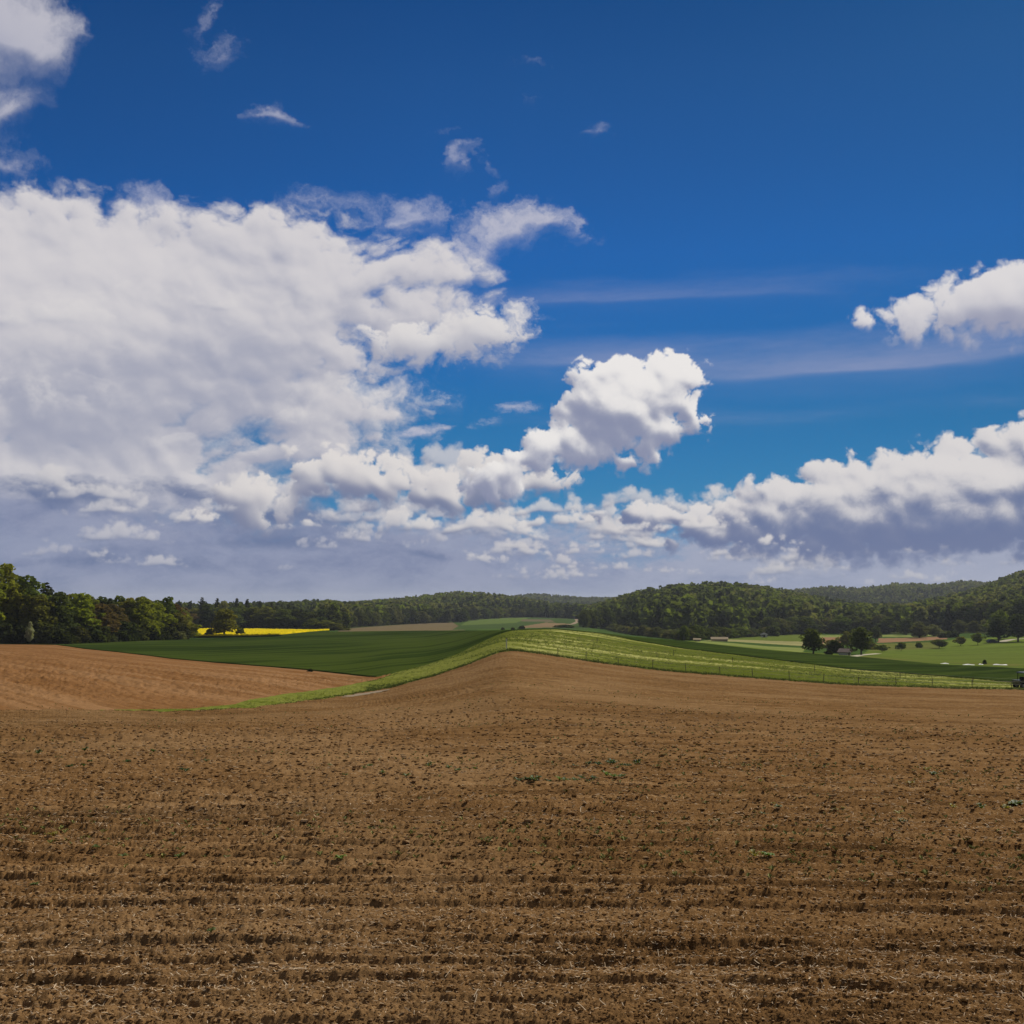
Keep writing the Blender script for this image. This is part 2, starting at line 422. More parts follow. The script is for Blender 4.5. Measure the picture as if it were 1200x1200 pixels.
# the tall cumulus
clouds.bank([(728, 478, 88, 56, 22), (788, 440, 46, 36, 0), (715, 440, 50, 26, 14), (665, 525, 76, 30, 22), (780, 508, 52, 34, 30), (812, 476, 26, 36, 0), (830, 506, 15, 16, 0), (625, 543, 60, 26, 22), (585, 566, 46, 24, 20), (700, 535, 76, 22, 0)],
            fbm=(0.9, 0.045), billow=(0.9, 0.05), warp=(0.8, 0.05), seed=2, k=.06, soft=0.08, opac=0.98, lit=(.84, .81, .79), shade=(.24, .265, .39), base=.74, rw=(.9, 1.5, .8), relief=(3.0, 3.6), thick=(.32, .02, .50), thblur=16, belly=.30, base_soft=1.2)
# the cloud at the right edge
clouds.bank([(1120, 362, 66, 28, 14), (1185, 352, 90, 44, 0), (1250, 350, 90, 50, 0), (1068, 354, 26, 11, 15), (1011, 374, 15, 9, -15)],
            fbm=(0.9, 0.04), billow=(1.0, 0.045), warp=(0.8, 0.05), squash=1.1, seed=38, k=.06, soft=0.12, opac=0.97, lit=(.74, .71, .71), shade=(.30, .315, .43), base=.88, relief=(1.7, 1.6), thick=(.4, .06, .5), belly=.35, base_soft=1.6)
build_world(clouds)
# ------------------------------------------------------------------ materials
def material(name):
    m = bpy.data.materials.new(name)
    m.use_nodes = True
    t = m.node_tree
    t.nodes.clear()
    nt = NT(t)
    out = nt.node('ShaderNodeOutputMaterial')
    return m, nt, out

def principled(nt, out, color, rough=0.9, spec=0.2, normal=None):
    b = nt.node('ShaderNodeBsdfPrincipled')
    nt.put(b.inputs['Base Color'], col4(color)); nt.put(b.inputs['Roughness'], rough)
    b.inputs['Specular IOR Level'].default_value = spec
    if normal is not None: nt.put(b.inputs['Normal'], normal)
    nt.t.links.new(b.outputs[0], out.inputs[0])
    return b

def position(nt):
    g = nt.node('ShaderNodeNewGeometry')
    return S(nt, g.outputs['Position'])

def bump(nt, h, strength, dist):
    b = nt.node('ShaderNodeBump')
    b.inputs['Strength'].default_value = strength; b.inputs['Distance'].default_value = dist
    nt.put(b.inputs['Height'], h)
    return S(nt, b.outputs[0])

def stretch(nt, p, ang, sx, sy):
    """p turned by ang (direction of the rows) and scaled along / across the rows"""
    m = nt.node('ShaderNodeMapping', vector_type='TEXTURE')
    nt.put(m.inputs['Vector'], p)
    m.inputs['Rotation'].default_value = (0, 0, ang)
    m.inputs['Scale'].default_value = (sx, sy, 1.0)
    return S(nt, m.outputs[0])

def plain(name, color, rough=0.7, spec=0.3, var=0.15, scale=3.0, metal=0.0):
    m, nt, out = material(name)
    n, _ = nt.noise(position(nt), scale, 5.0, 0.6, dim='3D')
    c = nt.mix(n, tuple(x * (1 - var) for x in color), tuple(min(1, x * (1 + var)) for x in color))
    b = principled(nt, out, c, rough, spec)
    b.inputs['Metallic'].default_value = metal
    return m

# ------------------------------------------------------------------ land forms
# lines across the view, near to far, as (x, y) in the photograph and distance in metres; each gives a height of the land
B1 = [(0, 833, 56), (130, 833.5, 57), (200, 835, 57), (300, 830, 62), (375, 820, 76), (407, 816, 85), (455, 807.5, 95), (512, 792, 106), (550, 779, 114), (582, 766, 120), (594, 762.5, 123),
      (606, 763.5, 124), (630, 767, 125), (675, 774, 125), (725, 781, 124), (775, 787, 123), (825, 791, 122), (900, 797, 121), (975, 802.5, 121), (1050, 805.5, 122), (1125, 807.5, 124), (1200, 809, 126)]
B2 = [(0, 833, 56.05), (100, 833.3, 57.0), (118, 833, 57.2), (150, 832.6, 57.9), (225, 831.2, 60), (250, 828.5, 62.6), (275, 825.5, 65), (300, 819, 72), (350, 812, 86), (387, 807, 96), (412, 802, 104), (440, 797, 112), (460, 790, 124), (500, 780, 140),
      (537, 767, 155), (562, 754, 168), (582, 744, 178), (600, 738, 185), (650, 736, 192), (700, 741, 196), (740, 749.5, 192), (800, 760, 186), (900, 772, 178), (1000, 785, 170), (1100, 792.5, 162), (1185, 800, 152), (1200, 801, 150)]
CC = [(0, 755, 258), (65, 756, 256), (100, 761, 226), (150, 766, 198), (200, 772.5, 178), (250, 777, 164), (300, 781, 152), (362, 786, 142), (405, 791, 132), (440, 795, 120), (452, 792, 122)] + [(x, y, d + 0.5) for x, y, d in B2[11:]]
DD = [(0, 754.6, 260), (65, 755.5, 258), (112, 754, 276), (175, 751, 300), (237, 749, 322), (300, 746, 342), (350, 742, 370), (400, 740, 392), (500, 739, 384), (550, 738.5, 300), (582, 738, 230), (600, 737.6, 190), (650, 735.8, 194),
      (700, 740.6, 199), (740, 746, 214), (800, 751, 240), (900, 762.5, 258), (950, 766, 256), (1007, 770, 250), (1100, 779, 232), (1200, 784, 212)]
D2 = [(0, 754.2, 268), (200, 746, 390), (300, 743, 430), (400, 739.8, 460), (500, 738.2, 540), (560, 740, 470), (600, 745, 430), (660, 745, 430), (720, 751, 400), (800, 751.5, 340), (900, 757, 380), (1000, 761, 400), (1100, 768, 370), (1200, 768, 350)]
EE = [(0, 753.5, 290), (65, 753, 300), (150, 748, 400), (215, 738, 520), (300, 737, 555), (375, 739, 520), (400, 738, 600), (470, 733, 820), (530, 729.5, 930), (600, 724, 1080), (680, 725, 1000), (705, 737, 700), (760, 745, 560), (800, 747.5, 520), (900, 743.5, 590),
      (960, 742, 640), (1050, 743, 620), (1120, 743, 600), (1200, 743, 560)]
F1 = [(0, 726, 900), (230, 728, 900), (330, 722, 1250), (375, 716, 1300), (405, 720, 1330), (450, 715, 1350), (500, 709, 1350), (540, 704, 1350), (585, 708, 1350), (620, 713, 1350), (655, 722, 1320), (690, 728, 1000), (720, 719, 900), (750, 710, 900), (800, 701, 930),
      (850, 699, 960), (900, 704, 1000), (950, 713, 1050), (1000, 724, 1000), (1060, 727, 980), (1110, 716, 1000), (1150, 704, 1100), (1180, 690, 1120), (1200, 683, 1150), (1260, 674, 1150)]
F2 = [(0, 714, 2300), (330, 713, 2300), (400, 712, 2300), (500, 706, 2300), (545, 701, 2300), (590, 705, 2300), (630, 700, 2300), (665, 704, 2300), (700, 706, 2300), (760, 708, 2300), (870, 700, 2000), (940, 697, 1900), (975, 692, 1850), (1010, 696, 1850), (1050, 688, 1850), (1090, 691, 1850), (1130, 686, 1850), (1165, 691, 1850), (1200, 688, 1850)]

def line_at(table, az):
    """distance and height of a line at the given azimuths"""
    a, d, z = [], [], []
    for px, py, dist in table:
        b, t = bearing(px, py)
        a.append(b); d.append(dist); z.append(t * dist)
    md, mz = 0.5 * (d[0] + d[-1]), 0.5 * (z[0] + z[-1])
    a = [-math.pi, -2.0] + a + [2.0, math.pi]
    d = [md, d[0]] + d + [d[-1], md]
    z = [mz, z[0]] + z + [z[-1], mz]
    return np.interp(az, a, d), np.interp(az, a, z)

SLOPE = 0.068
GA = np.concatenate([np.linspace(-math.pi, -0.7, 120, endpoint=False), np.linspace(-0.7, 0.7, 900), np.linspace(0.7, math.pi, 121)[1:]])
GL = np.linspace(math.log(0.4), math.log(9000.0), 760)
def make_land():
    gd = np.exp(GL)
    tabs = [line_at(t, GA) for t in (B1, B2, CC, DD, D2, EE, F1, F2)]
    Zg = np.zeros((len(GA), len(gd)))
    for i in range(len(GA)):
        dn = [0.0, 12.0, 30.0]; zn = [-EYE, -EYE - SLOPE * 12, -EYE - SLOPE * 30]
        for k, (td, tz) in enumerate(tabs):
            if k == 7:      # a valley in front of the far ridge
                dm = 0.5 * (dn[-1] + td[i]); dn.append(dm); zn.append(min(zn[-1], tz[i]) - 12.0)
            if td[i] > dn[-1] + 0.6:
                dn.append(td[i]); zn.append(tz[i])
        dn += [dn[-1] + 900.0, 9000.0]; zn += [-30.0, -40.0]
        Zg[i] = np.interp(gd, dn, zn)
    # soften the folds
    def smooth(a, axis, s):
        r = int(3 * s) + 1
        k = np.exp(-0.5 * (np.arange(-r, r + 1) / s) ** 2); k /= k.sum()
        return np.apply_along_axis(lambda v: np.convolve(np.pad(v, r, mode='edge'), k, mode='valid'), axis, a)
    Zs = smooth(smooth(Zg, 1, 3.2), 0, 4.0)
    w = sstep(gd, 14.0, 30.0)[None, :]
    return Zg * (1 - w) + Zs * w
LAND = make_land()

def ground(az, d):
    """height of the land (eye level is 0) at azimuth and distance"""
    az, d = np.asarray(az, float), np.asarray(d, float)
    i = np.interp(az, GA, np.arange(len(GA))); j = (np.log(np.maximum(d, 0.4001)) - GL[0]) / (GL[1] - GL[0])
    i0 = np.clip(i.astype(int), 0, len(GA) - 2); j0 = np.clip(j.astype(int), 0, len(GL) - 2)
    fi, fj = i - i0, np.clip(j - j0, 0, 1)
    return (LAND[i0, j0] * (1 - fi) + LAND[i0 + 1, j0] * fi) * (1 - fj) + (LAND[i0, j0 + 1] * (1 - fi) + LAND[i0 + 1, j0 + 1] * fi) * fj

def ground_xy(x, y):
    return ground(np.arctan2(x, y), np.hypot(x, y))

def spot(px, py, dmin=3.0, dmax=2600.0):
    """where the line of sight through (px, py) meets the land, at or beyond dmin metres"""
    az, t = bearing(px, py)
    d = np.exp(np.linspace(math.log(dmin), math.log(dmax), 1500))
    below = ground(np.full_like(d, az), d) - t * d >= 0
    k = int(np.argmax(below)) if below.any() else len(d) - 1
    dist = d[k]
    return dist * math.sin(az), dist * math.cos(az), dist

def at_distance(px, dist, py=745.0):
    az, _ = bearing(px, py)
    return dist * math.sin(az), dist * math.cos(az), float(ground(az, dist))

# ------------------------------------------------------------------ mesh helpers
def new_object(name, mesh, mat=None, parent=None):
    o = bpy.data.objects.new(name, mesh)
    COL.objects.link(o)
    if mat is not None and not mesh.materials: mesh.materials.append(mat)
    if parent is not None: o.parent = parent
    return o

def mesh_arrays(name, verts, faces, smooth=True, uv=None, color=None):
    """verts (n,3); faces (m,3) or (m,4)"""
    me = bpy.data.meshes.new(name)
    verts = np.ascontiguousarray(verts, np.float32); faces = np.ascontiguousarray(faces, np.int32)
    n, (m, k) = len(verts), faces.shape
    me.vertices.add(n); me.vertices.foreach_set('co', verts.ravel())
    me.loops.add(m * k); me.loops.foreach_set('vertex_index', faces.ravel())
    me.polygons.add(m); me.polygons.foreach_set('loop_start', np.arange(0, m * k, k, dtype=np.int32))
    me.polygons.foreach_set('use_smooth', np.full(m, smooth, bool))
    if color is not None:
        a = me.color_attributes.new('tint', 'FLOAT_COLOR', 'POINT')
        c = np.ones((n, 4), np.float32); c[:, :3] = color
        a.data.foreach_set('color', c.ravel())
    me.update(calc_edges=True)
    return me

def grid_faces(nr, nc, r0=0):
    i = np.arange(nr - 1)[:, None] * nc + np.arange(nc - 1)[None, :]
    return np.stack([i, i + 1, i + nc + 1, i + nc], -1).reshape(-1, 4) + r0

AZ_FRAME = R(35.0)
def azimuths(step_deg, outer_deg=2.0):
    n = int(2 * 35.0 / step_deg)
    inner = np.linspace(-AZ_FRAME, AZ_FRAME, n)
    k = int((180 - 35.0) / outer_deg)
    left = np.linspace(-math.pi, -AZ_FRAME, k, endpoint=False); right = np.linspace(AZ_FRAME, math.pi, k + 1)[1:]
    return np.concatenate([left, inner, right])

def strip(name, lo, hi, rows, mat, az, drop=None, lift=0.0, color=None, keep=None):
    """a sheet of land between two distance lines lo(az), hi(az)"""
    t = np.linspace(0, 1, rows)[:, None]
    D = 1.0 / ((1 - t) / lo[None, :] + t / hi[None, :])
    A = np.broadcast_to(az[None, :], D.shape)
    Zz = ground(A, D) + lift
    V = np.stack([D * np.sin(A), D * np.cos(A), Zz], -1)
    if drop is not None: V = drop(V, A, D, t)
    dn = np.array([0.0, 0.0, 0.7])
    V = np.concatenate([V[:1] - dn, V, V[-1:] - dn], 0)
    A = np.concatenate([A[:1], A, A[-1:]], 0); D = np.concatenate([D[:1], D, D[-1:]], 0)
    f = grid_faces(rows + 2, len(az)).reshape(rows + 1, len(az) - 1, 4)
    thick = (hi - lo)
    ok = (thick[:-1] > 0.25) | (thick[1:] > 0.25)
    if keep is not None: ok &= keep[:-1] & keep[1:]
    f = f[:, ok].reshape(-1, 4)
    col = None if color is None else color(A, D).reshape(-1, 3)
    me = mesh_arrays(name, V.reshape(-1, 3), f, color=col)
    o = new_object(name, me, mat)
    o['kind'] = 'structure'
    return o

# ------------------------------------------------------------------ soil
def furrow_phase(x, y):
    """level sets are the cultivator rows"""
    s = sstep(np.hypot(x, y), 7.0, 17.0)
    return y + 0.03 * x + 0.36 * s * np.minimum(x + 1.5, 0.0) * sstep(-x, -1.0, 5.0)

def soil_relief(x, y):
    d = np.hypot(x, y)
    w = furrow_phase(x, y)
    n = sample(FBM, x / 9.0, y / 9.0); n2 = sample(FBM, x / 3.1 + .3, y / 3.1)
    rowy = sample(FBM, x / 5.0, w / 1.6 + .2)
    ph = w + 0.03 * n2 + 0.07 * n + 0.018 * sample(FBM, x / 2.4 + .5, w / 1.2)
    far = 1.0 - sstep(d, 30, 60)
    saw = lambda f, s: np.where(f < s, f / s, (1 - f) / (1 - s)) * 2 - 1     # a steep side towards the eye, then a slow fall
    gap = 0.45 + 0.55 * sstep(sample(FBM, x / 3.0 + .3, ph / 1.1), -0.6, 0.9)
    gap2 = 0.35 + 0.65 * sstep(sample(FBM, x / 2.0 + .7, ph / 0.7), -0.5, 0.9)
    j1 = 0.035 * sample(FBM, x / 2.2 + .2, y / 1.3)
    near = 0.70 + 0.42 * sstep(d, 5.0, 14.0)
    h = near * 0.031 * saw((ph / 0.44 + j1) % 1.0, 0.17) * gap
    h = h + near * 0.014 * saw((ph / 0.155 + 2 * j1 + .4) % 1.0, 0.26) * gap2 * far + 0.007 * rowy
    c1 = sample(BILLOW, x / 2.4, y / 1.6); c2 = sample(BILLOW, x / 1.1 + .17, y / 0.75 + .4); c3 = sample(BILLOW, x / 0.46, y / 0.30 + .3)
    g1 = sample(FBM_FINE, x / 0.9, y / 0.6)
    f1 = 1.0 - sstep(d, 25, 70); f2 = 1.0 - sstep(d, 14, 34); f3 = 1.0 - sstep(d, 9, 20)
    patchy = 0.55 + 0.45 * sstep(sample(FBM, x / 2.2 + .6, y / 1.5), -1.0, 1.0)
    lump = np.clip(c1 - 0.7, 0, None)
    h = h + (0.0025 * c1 + 0.008 * lump * (0.4 + 0.6 * f1) + 0.0046 * c2 * f2 + 0.0026 * c3 * f3 + 0.0015 * g1 * f2) * patchy
    h = h + 0.015 * n + 0.012 * n2
    return h

def soil_height(x, y):
    return ground_xy(x, y) + soil_relief(x, y)

def soil_material(name, dark, mid, pale, rows_angle=0.0, far=False, green=0.0):
    m, nt, out = material(name)
    p = position(nt)
    big, _ = nt.noise(p, 0.11, 4, 0.6)
    midn, _ = nt.noise(p, 1.9, 6, 0.65)
    fine, _ = nt.noise(p, 38.0, 6, 0.7, dim='3D')
    rows, _ = nt.noise(stretch(nt, p, rows_angle, 9.0, 0.55), 1.0, 5, 0.65)
    rows2, _ = nt.noise(stretch(nt, p, rows_angle, 60.0, 2.0), 1.0, 4, 0.6)
    grit, _ = nt.noise(p, 110.0, 4, 0.7, dim='3D')
    k = fine * 0.44 + grit * 0.34 + midn * 0.16 + rows * 0.24 + rows2 * (0.35 if far else 0.12) - (0.28 if far else 0.15)
    c = nt.mix(nt.step(k, 0.40, 0.53), dark, mid)
    c = nt.mix(nt.step(k, 0.53, 0.66) * 0.9, c, pale)
    c = nt.mix(nt.step(big, 0.35, 0.7) * 0.35, c, nt.mix(0.5, mid, pale))
    if far:
        s1, _ = nt.noise(stretch(nt, p, rows_angle, 150.0, 3.2), 1.0, 3, 0.5)
        s2, _ = nt.noise(stretch(nt, p, rows_angle, 90.0, 1.1), 1.0, 2, 0.5)
        c = nt.mix(nt.step(s1, 0.52, 0.68) * 0.45, c, pale)
        c = nt.mix(nt.step(s2, 0.60, 0.72) * 0.5, c, dark)
    if green:
        g, _ = nt.noise(stretch(nt, p, rows_angle, 14.0, 1.2), 1.0, 6, 0.7)
        g2, _ = nt.noise(p, 0.05, 2, 0.5)
        c = nt.mix(nt.step(g, 0.52, 0.72) * nt.step(g2, 0.42, 0.62) * green, c, (0.10, 0.12, 0.025))
    hgt, _ = nt.noise(p, 60.0, 6, 0.75, dim='3D')
    principled(nt, out, c, 1.0, 0.0, bump(nt, hgt, 0.8, 0.012) if not far else bump(nt, rows, 0.5, 0.08))
    return m

def grass_material(name, a, b, c, ang=0.0, sx=30.0, sy=5.0, fine=2.0, mott=0.5, verge=False):
    m, nt, out = material(name)
    p = position(nt)
    n1, _ = nt.noise(stretch(nt, p, ang, sx, sy), 1.0, 6, 0.65)
    n2, _ = nt.noise(p, fine, 5, 0.7, dim='3D')
    n3, _ = nt.noise(p, 0.02, 3, 0.5)
    k = n1 * 0.58 + n2 * 0.26 + n3 * 0.42 - 0.13
    col = nt.mix(nt.step(k, 0.36, 0.52), a, b)
    pale = nt.step(k, 0.47, 0.58) * mott
    if verge:                        # the verge down to the left is plain green grass; seeding grass only beyond the crest
        sp = nt.node('ShaderNodeSeparateXYZ'); nt.put(sp.inputs[0], p)
        ratio = S(nt, sp.outputs[0]) / S(nt, sp.outputs[1])
        pale = pale * nt.step(ratio + n3 * 0.06 - 0.03, math.tan(bearing(585, 750)[0]), math.tan(bearing(655, 750)[0]), 0.12, 1.0)
    col = nt.mix(pale, col, c)
    principled(nt, out, col, 1.0, 0.0, bump(nt, n1, 0.5, 0.3))
    return m

SOIL = soil_material('ploughed_soil', (0.060, 0.032, 0.013), (0.186, 0.099, 0.037), (0.43, 0.285, 0.145))
SOIL_FAR = soil_material('ploughed_soil_upper', (0.150, 0.070, 0.024), (0.22, 0.107, 0.040), (0.33, 0.19, 0.09), rows_angle=math.atan2(-0.8, 0.6), far=True)
GRASS_BANK = grass_material('meadow_grass', (0.085, 0.105, 0.013), (0.14, 0.155, 0.026), (0.36, 0.35, 0.11), ang=-0.30, sx=34.0, sy=5.0, fine=0.7, mott=1.0, verge=True)
CROP = grass_material('young_crop_shaded', (0.019, 0.032, 0.006), (0.028, 0.046, 0.008), (0.052, 0.072, 0.012), ang=0.9, sx=60.0, sy=4.0, fine=3.0, mott=0.8)  # greens set darker than the leaves, painting in a cloud's shadow

def forest_floor():
    m, nt, out = material('forest_floor')
    n1, _ = nt.noise(position(nt), 0.15, 5, 0.6)
    principled(nt, out, nt.mix(n1, (0.03, 0.036, 0.012), (0.06, 0.07, 0.022)), 0.95, 0.0)
    return m
FOREST_FLOOR = forest_floor()

def build_ground():
    az = azimuths(0.0475)
    b1, b2, cc, dd, ee = (line_at(t, az)[0] for t in (B1, B2, CC, DD, EE))
    b2 = np.maximum(b2, b1 + 0.02); cc = np.maximum(cc, b2 + 0.02); dd = np.maximum(dd, cc + 0.02); ee = np.maximum(ee, dd + 0.02)
    # near field: rows one pixel apart in the foreground
    ys = np.arange(1228.0, 848.0, -0.95)
    ds = []
    for y in ys:
        t = -bearing(600, y)[1]
        ds.append(EYE / (t - SLOPE))
    ds = np.array([0.45, 1.0, 1.8, 2.6, 3.3, 3.9] + [d for d in ds if d > 4.2])
    edge = b1 * (1.0 + 0.006 * sample(FBM, az * 14.0, az * 0 + .2)) + 0.25 * sample(FBM_FINE, az * 40.0, az * 0 + .6)
    b1 = edge
    D1 = np.broadcast_to(ds[:, None], (len(ds), len(az)))
    t = np.linspace(0, 1, 120)[1:, None]
    D2_ = 1.0 / ((1 - t) / ds[-1] + t / b1[None, :])
    D = np.concatenate([D1, D2_], 0)
    A = np.broadcast_to(az[None, :], D.shape)
    X, Y = D * np.sin(A), D * np.cos(A)
    Zz = soil_height(X, Y)
    # sink the last metre under the grass
    V = np.stack([X, Y, Zz], -1).reshape(-1, 3)
    V = np.concatenate([V, [[0, 0, -EYE]]])
    f = grid_faces(len(D), len(az))
    n0 = len(V) - 1
    me = mesh_arrays('ploughed_field', V, f)
    o = new_object('ploughed_field', me, SOIL); o['kind'] = 'structure'
    inner = np.abs(az) <= AZ_FRAME + 1e-6
    azf = azimuths(0.07)
    b1, b2, cc, dd, ee = (line_at(t, azf)[0] for t in (B1, B2, CC, DD, EE))
    b1 = np.interp(azf, az, edge)
    wob = lambda s, k, a: a * sample(FBM_FINE, azf * k, azf * 0 + s)
    b2 = np.maximum(b2 + wob(.1, 30, .5) * np.clip((b2 - b1) / 8.0, 0, 1), b1 + 0.01); cc = np.maximum(cc, b2 + 0.01); dd = np.maximum(dd, cc + 0.01); ee = np.maximum(ee, dd + 0.01)
    f1 = np.maximum(line_at(F1, azf)[0], ee + 30)
    def rough(V, A, D, t):
        t = t * 1.0
        wide = np.clip(np.interp(A, azf, b2 - b1) / 12.0, 0.03, 1.0)
        if V[..., 1].max() > 230: wide = wide * 0 + 1.0
        V[..., 2] += wide * 0.06 * sample(BILLOW, V[..., 0] / 11.0, V[..., 1] / 11.0) * np.clip(4 * t * (1 - t), 0, 1) + wide * 0.10 * sample(FBM, V[..., 0] / 60, V[..., 1] / 60) * np.clip(4 * t * (1 - t), 0, 1)
        return V
    strip('ground', np.full_like(azf, 40.0), np.full_like(azf, 8000.0), 260, FOREST_FLOOR, azf, lift=-0.35)
    strip('grass_bank', b1, b2, 90, GRASS_BANK, azf, drop=rough, lift=0.03, keep=azf > bearing(116, 832)[0])
    strip('upper_ploughed_field', b2, cc, 120, SOIL_FAR, azf, drop=rough, keep=azf < bearing(458, 790)[0])
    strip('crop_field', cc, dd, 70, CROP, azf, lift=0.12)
    # the valley and its patchwork of fields
    m, nt, out = material('valley_fields')
    at = nt.node('ShaderNodeVertexColor', layer_name='tint')
    p = position(nt)
    n1, _ = nt.noise(stretch(nt, p, 0.1, 60.0, 9.0), 1.0, 6, 0.65)
    n2, _ = nt.noise(p, 0.5, 4, 0.7)
    k = nt.lin(n1 * 0.6 + n2 * 0.4, 0.3, 0.7, 0.72, 1.3)
    cs = nt.scale(S(nt, at.outputs[0]), k)
    principled(nt, out, cs, 1.0, 0.0)
    valley = strip('valley_fields', dd, ee, 150, m, azf, color=valley_colors)
    strip('hills', ee, np.full_like(azf, 8500.0), 130, FOREST_FLOOR, azf)

# fields of the valley as outlines in the photograph (they are laid on the land where those lines of sight meet it)
GREEN, DARK, LIGHT, BARE, TAN, OLIVE = (0.105, 0.135, 0.024), (0.045, 0.075, 0.015), (0.19, 0.22, 0.06), (0.26, 0.15, 0.08), (0.27, 0.25, 0.10), (0.12, 0.13, 0.03)
FIELDS = [
    ([(780, 752), (1205, 790), (1205, 762), (1000, 768), (940, 764), (820, 751)], GREEN),
    ([(815, 752.5), (940, 764.5), (945, 759.5), (900, 757.5), (850, 753), (820, 751)], LIGHT),
    ([(822, 751), (862, 752), (960, 758.5), (975, 753), (905, 751), (855, 749)], TAN),
    ([(845, 749), (945, 752), (1000, 752), (960, 743), (900, 742), (840, 747)], GREEN),
    ([(960, 754), (1000, 754), (1004, 746), (962, 747)], BARE),
    ([(1028, 753.5), (1070, 751.5), (1110, 749), (1108, 746), (1060, 747.5), (1030, 748)], BARE),
    ([(950, 747), (1110, 746), (1110, 743.5), (950, 744.5)], LIGHT),
    ([(1010, 768), (1200, 765), (1205, 752), (1100, 757), (1020, 760)], (0.105, 0.14, 0.022)),
    ([(1100, 760), (1205, 756), (1205, 746), (1130, 748), (1100, 752)], (0.12, 0.16, 0.024)),
    ([(1020, 763), (1100, 760), (1105, 752), (1020, 755)], OLIVE),
    ([(1005, 771), (1190, 781), (1200, 778), (1100, 776), (1010, 768.5)], OLIVE),
    ([(395, 741), (545, 738.5), (530, 729), (460, 732), (400, 737)], (0.15, 0.115, 0.06)),
    ([(530, 738), (690, 738), (690, 724), (600, 722), (545, 729)], (0.055, 0.085, 0.025)),
    ([(540, 733), (605, 730), (620, 724), (580, 722), (545, 729)], (0.10, 0.14, 0.035)),
    ([(612, 736), (660, 735), (668, 731), (640, 729.5), (612, 734)], (0.20, 0.14, 0.075)),
    ([(610, 728), (650, 729), (645, 726), (612, 725.5)], (0.13, 0.11, 0.06)),
    ([(560, 740), (700, 741), (700, 738.5), (620, 736), (560, 737.5)], (0.06, 0.10, 0.02)),
]
def valley_colors(A, D):
    """tint of every vertex of the valley sheet"""
    Z = ground(A, D)
    out = np.empty(A.shape + (3,), np.float32); out[:] = (0.05, 0.085, 0.018)
    for poly, colr in FIELDS:
        pa = []
        for x, y in poly:
            b, t = bearing(x, y); pa.append((b, t))
        T = Z / D
        inside = np.zeros(A.shape, bool)
        j = len(pa) - 1
        for i in range(len(pa)):
            (xi, yi), (xj, yj) = pa[i], pa[j]
            cond = ((yi > T) != (yj > T)) & (A < (xj - xi) * (T - yi) / ((yj - yi) if abs(yj - yi) > 1e-12 else 1e-12) + xi)
            inside ^= cond
            j = i
        out[inside] = colr
    return out
build_ground()

sun_data = bpy.data.lights.new('sun', 'SUN')
sun_data.energy = 4.5; sun_data.angle = R(0.53); sun_data.color = (1.0, 0.95, 0.87)
sun = bpy.data.objects.new('sun', sun_data)
COL.objects.link(sun)
sv = Vector((math.sin(SUN_AZ) * math.cos(SUN_EL), math.cos(SUN_AZ) * math.cos(SUN_EL), math.sin(SUN_EL)))
sun.rotation_euler = (-sv).to_track_quat('-Z', 'Y').to_euler()
# ------------------------------------------------------------------ trees
def foliage_material(name, from_mesh=False):
    """leaf colour comes from the tree itself: a custom property of the object, or a vertex colour in a massed wood"""
    m, nt, out = material(name)
    if from_mesh:
        a = nt.node('ShaderNodeVertexColor', layer_name='tint'); c = S(nt, a.outputs[0])
    else:
        a = nt.node('ShaderNodeAttribute', attribute_type='OBJECT', attribute_name='tint'); c = S(nt, a.outputs['Color'])
    n, _ = nt.noise(position(nt), 0.55, 3, 0.6, dim='3D')
    n2, _ = nt.noise(position(nt), 5.0, 2, 0.6, dim='3D')
    k = nt.lin(n * 0.6 + n2 * 0.4, 0.3, 0.7, 0.62, 1.4)
    c = nt.scale(c, k)
    d = nt.node('ShaderNodeBsdfDiffuse'); nt.put(d.inputs[0], c)
    tr = nt.node('ShaderNodeBsdfTranslucent')
    nt.put(tr.inputs[0], nt.vmath('MULTIPLY', c, (1.25, 1.2, 0.5)))
    mx = nt.node('ShaderNodeMixShader'); mx.inputs[0].default_value = 0.45
    nt.t.links.new(d.outputs[0], mx.inputs[1]); nt.t.links.new(tr.outputs[0], mx.inputs[2])
    nt.t.links.new(mx.outputs[0], out.inputs[0])
    return m
LEAF = foliage_material('leaves')
LEAF_MASS = foliage_material('leaves_massed', True)
BARK = plain('bark', (0.075, 0.058, 0.042), 0.95, 0.05, 0.35, 6.0)

def leaf_quads(pts, nrm, size, r, jitter=0.7):
    """one bent leaf clump (two triangles) at each point, roughly facing nrm"""
    n = len(pts)
    nn = nrm + r.normal(0, jitter, (n, 3)); nn /= np.linalg.norm(nn, axis=1)[:, None] + 1e-9
    a = np.cross(nn, r.normal(0, 1, (n, 3))); a /= np.linalg.norm(a, axis=1)[:, None] + 1e-9
    b = np.cross(nn, a)
    s = (size * r.uniform(0.6, 1.35, n))[:, None]
    q = np.stack([pts - a * s * .5 - b * s * .28, pts + a * s * .28 - b * s * .5 + nn * s * .12, pts + a * s * .5 + b * s * .3, pts - a * s * .22 + b * s * .5 + nn * s * .12], 1)
    return q.reshape(-1, 3)

def crown_points(blobs, n, r, shell=0.75):
    """points near the skins of a heap of ellipsoids, with the outward direction"""
    b = np.array(blobs)
    area = (b[:, 3] * b[:, 4]) ** 1.0
    idx = r.choice(len(b), n, p=area / area.sum())
    d = r.normal(0, 1, (n, 3)); d[:, 2] += 0.15
    d /= np.linalg.norm(d, axis=1)[:, None]
    rad = (1.0 - (1 - shell) * r.random(n) ** 0.6)[:, None]
    c = b[idx, :3]; e = b[idx][:, [3, 3, 4]]
    return c + d * e * rad, d

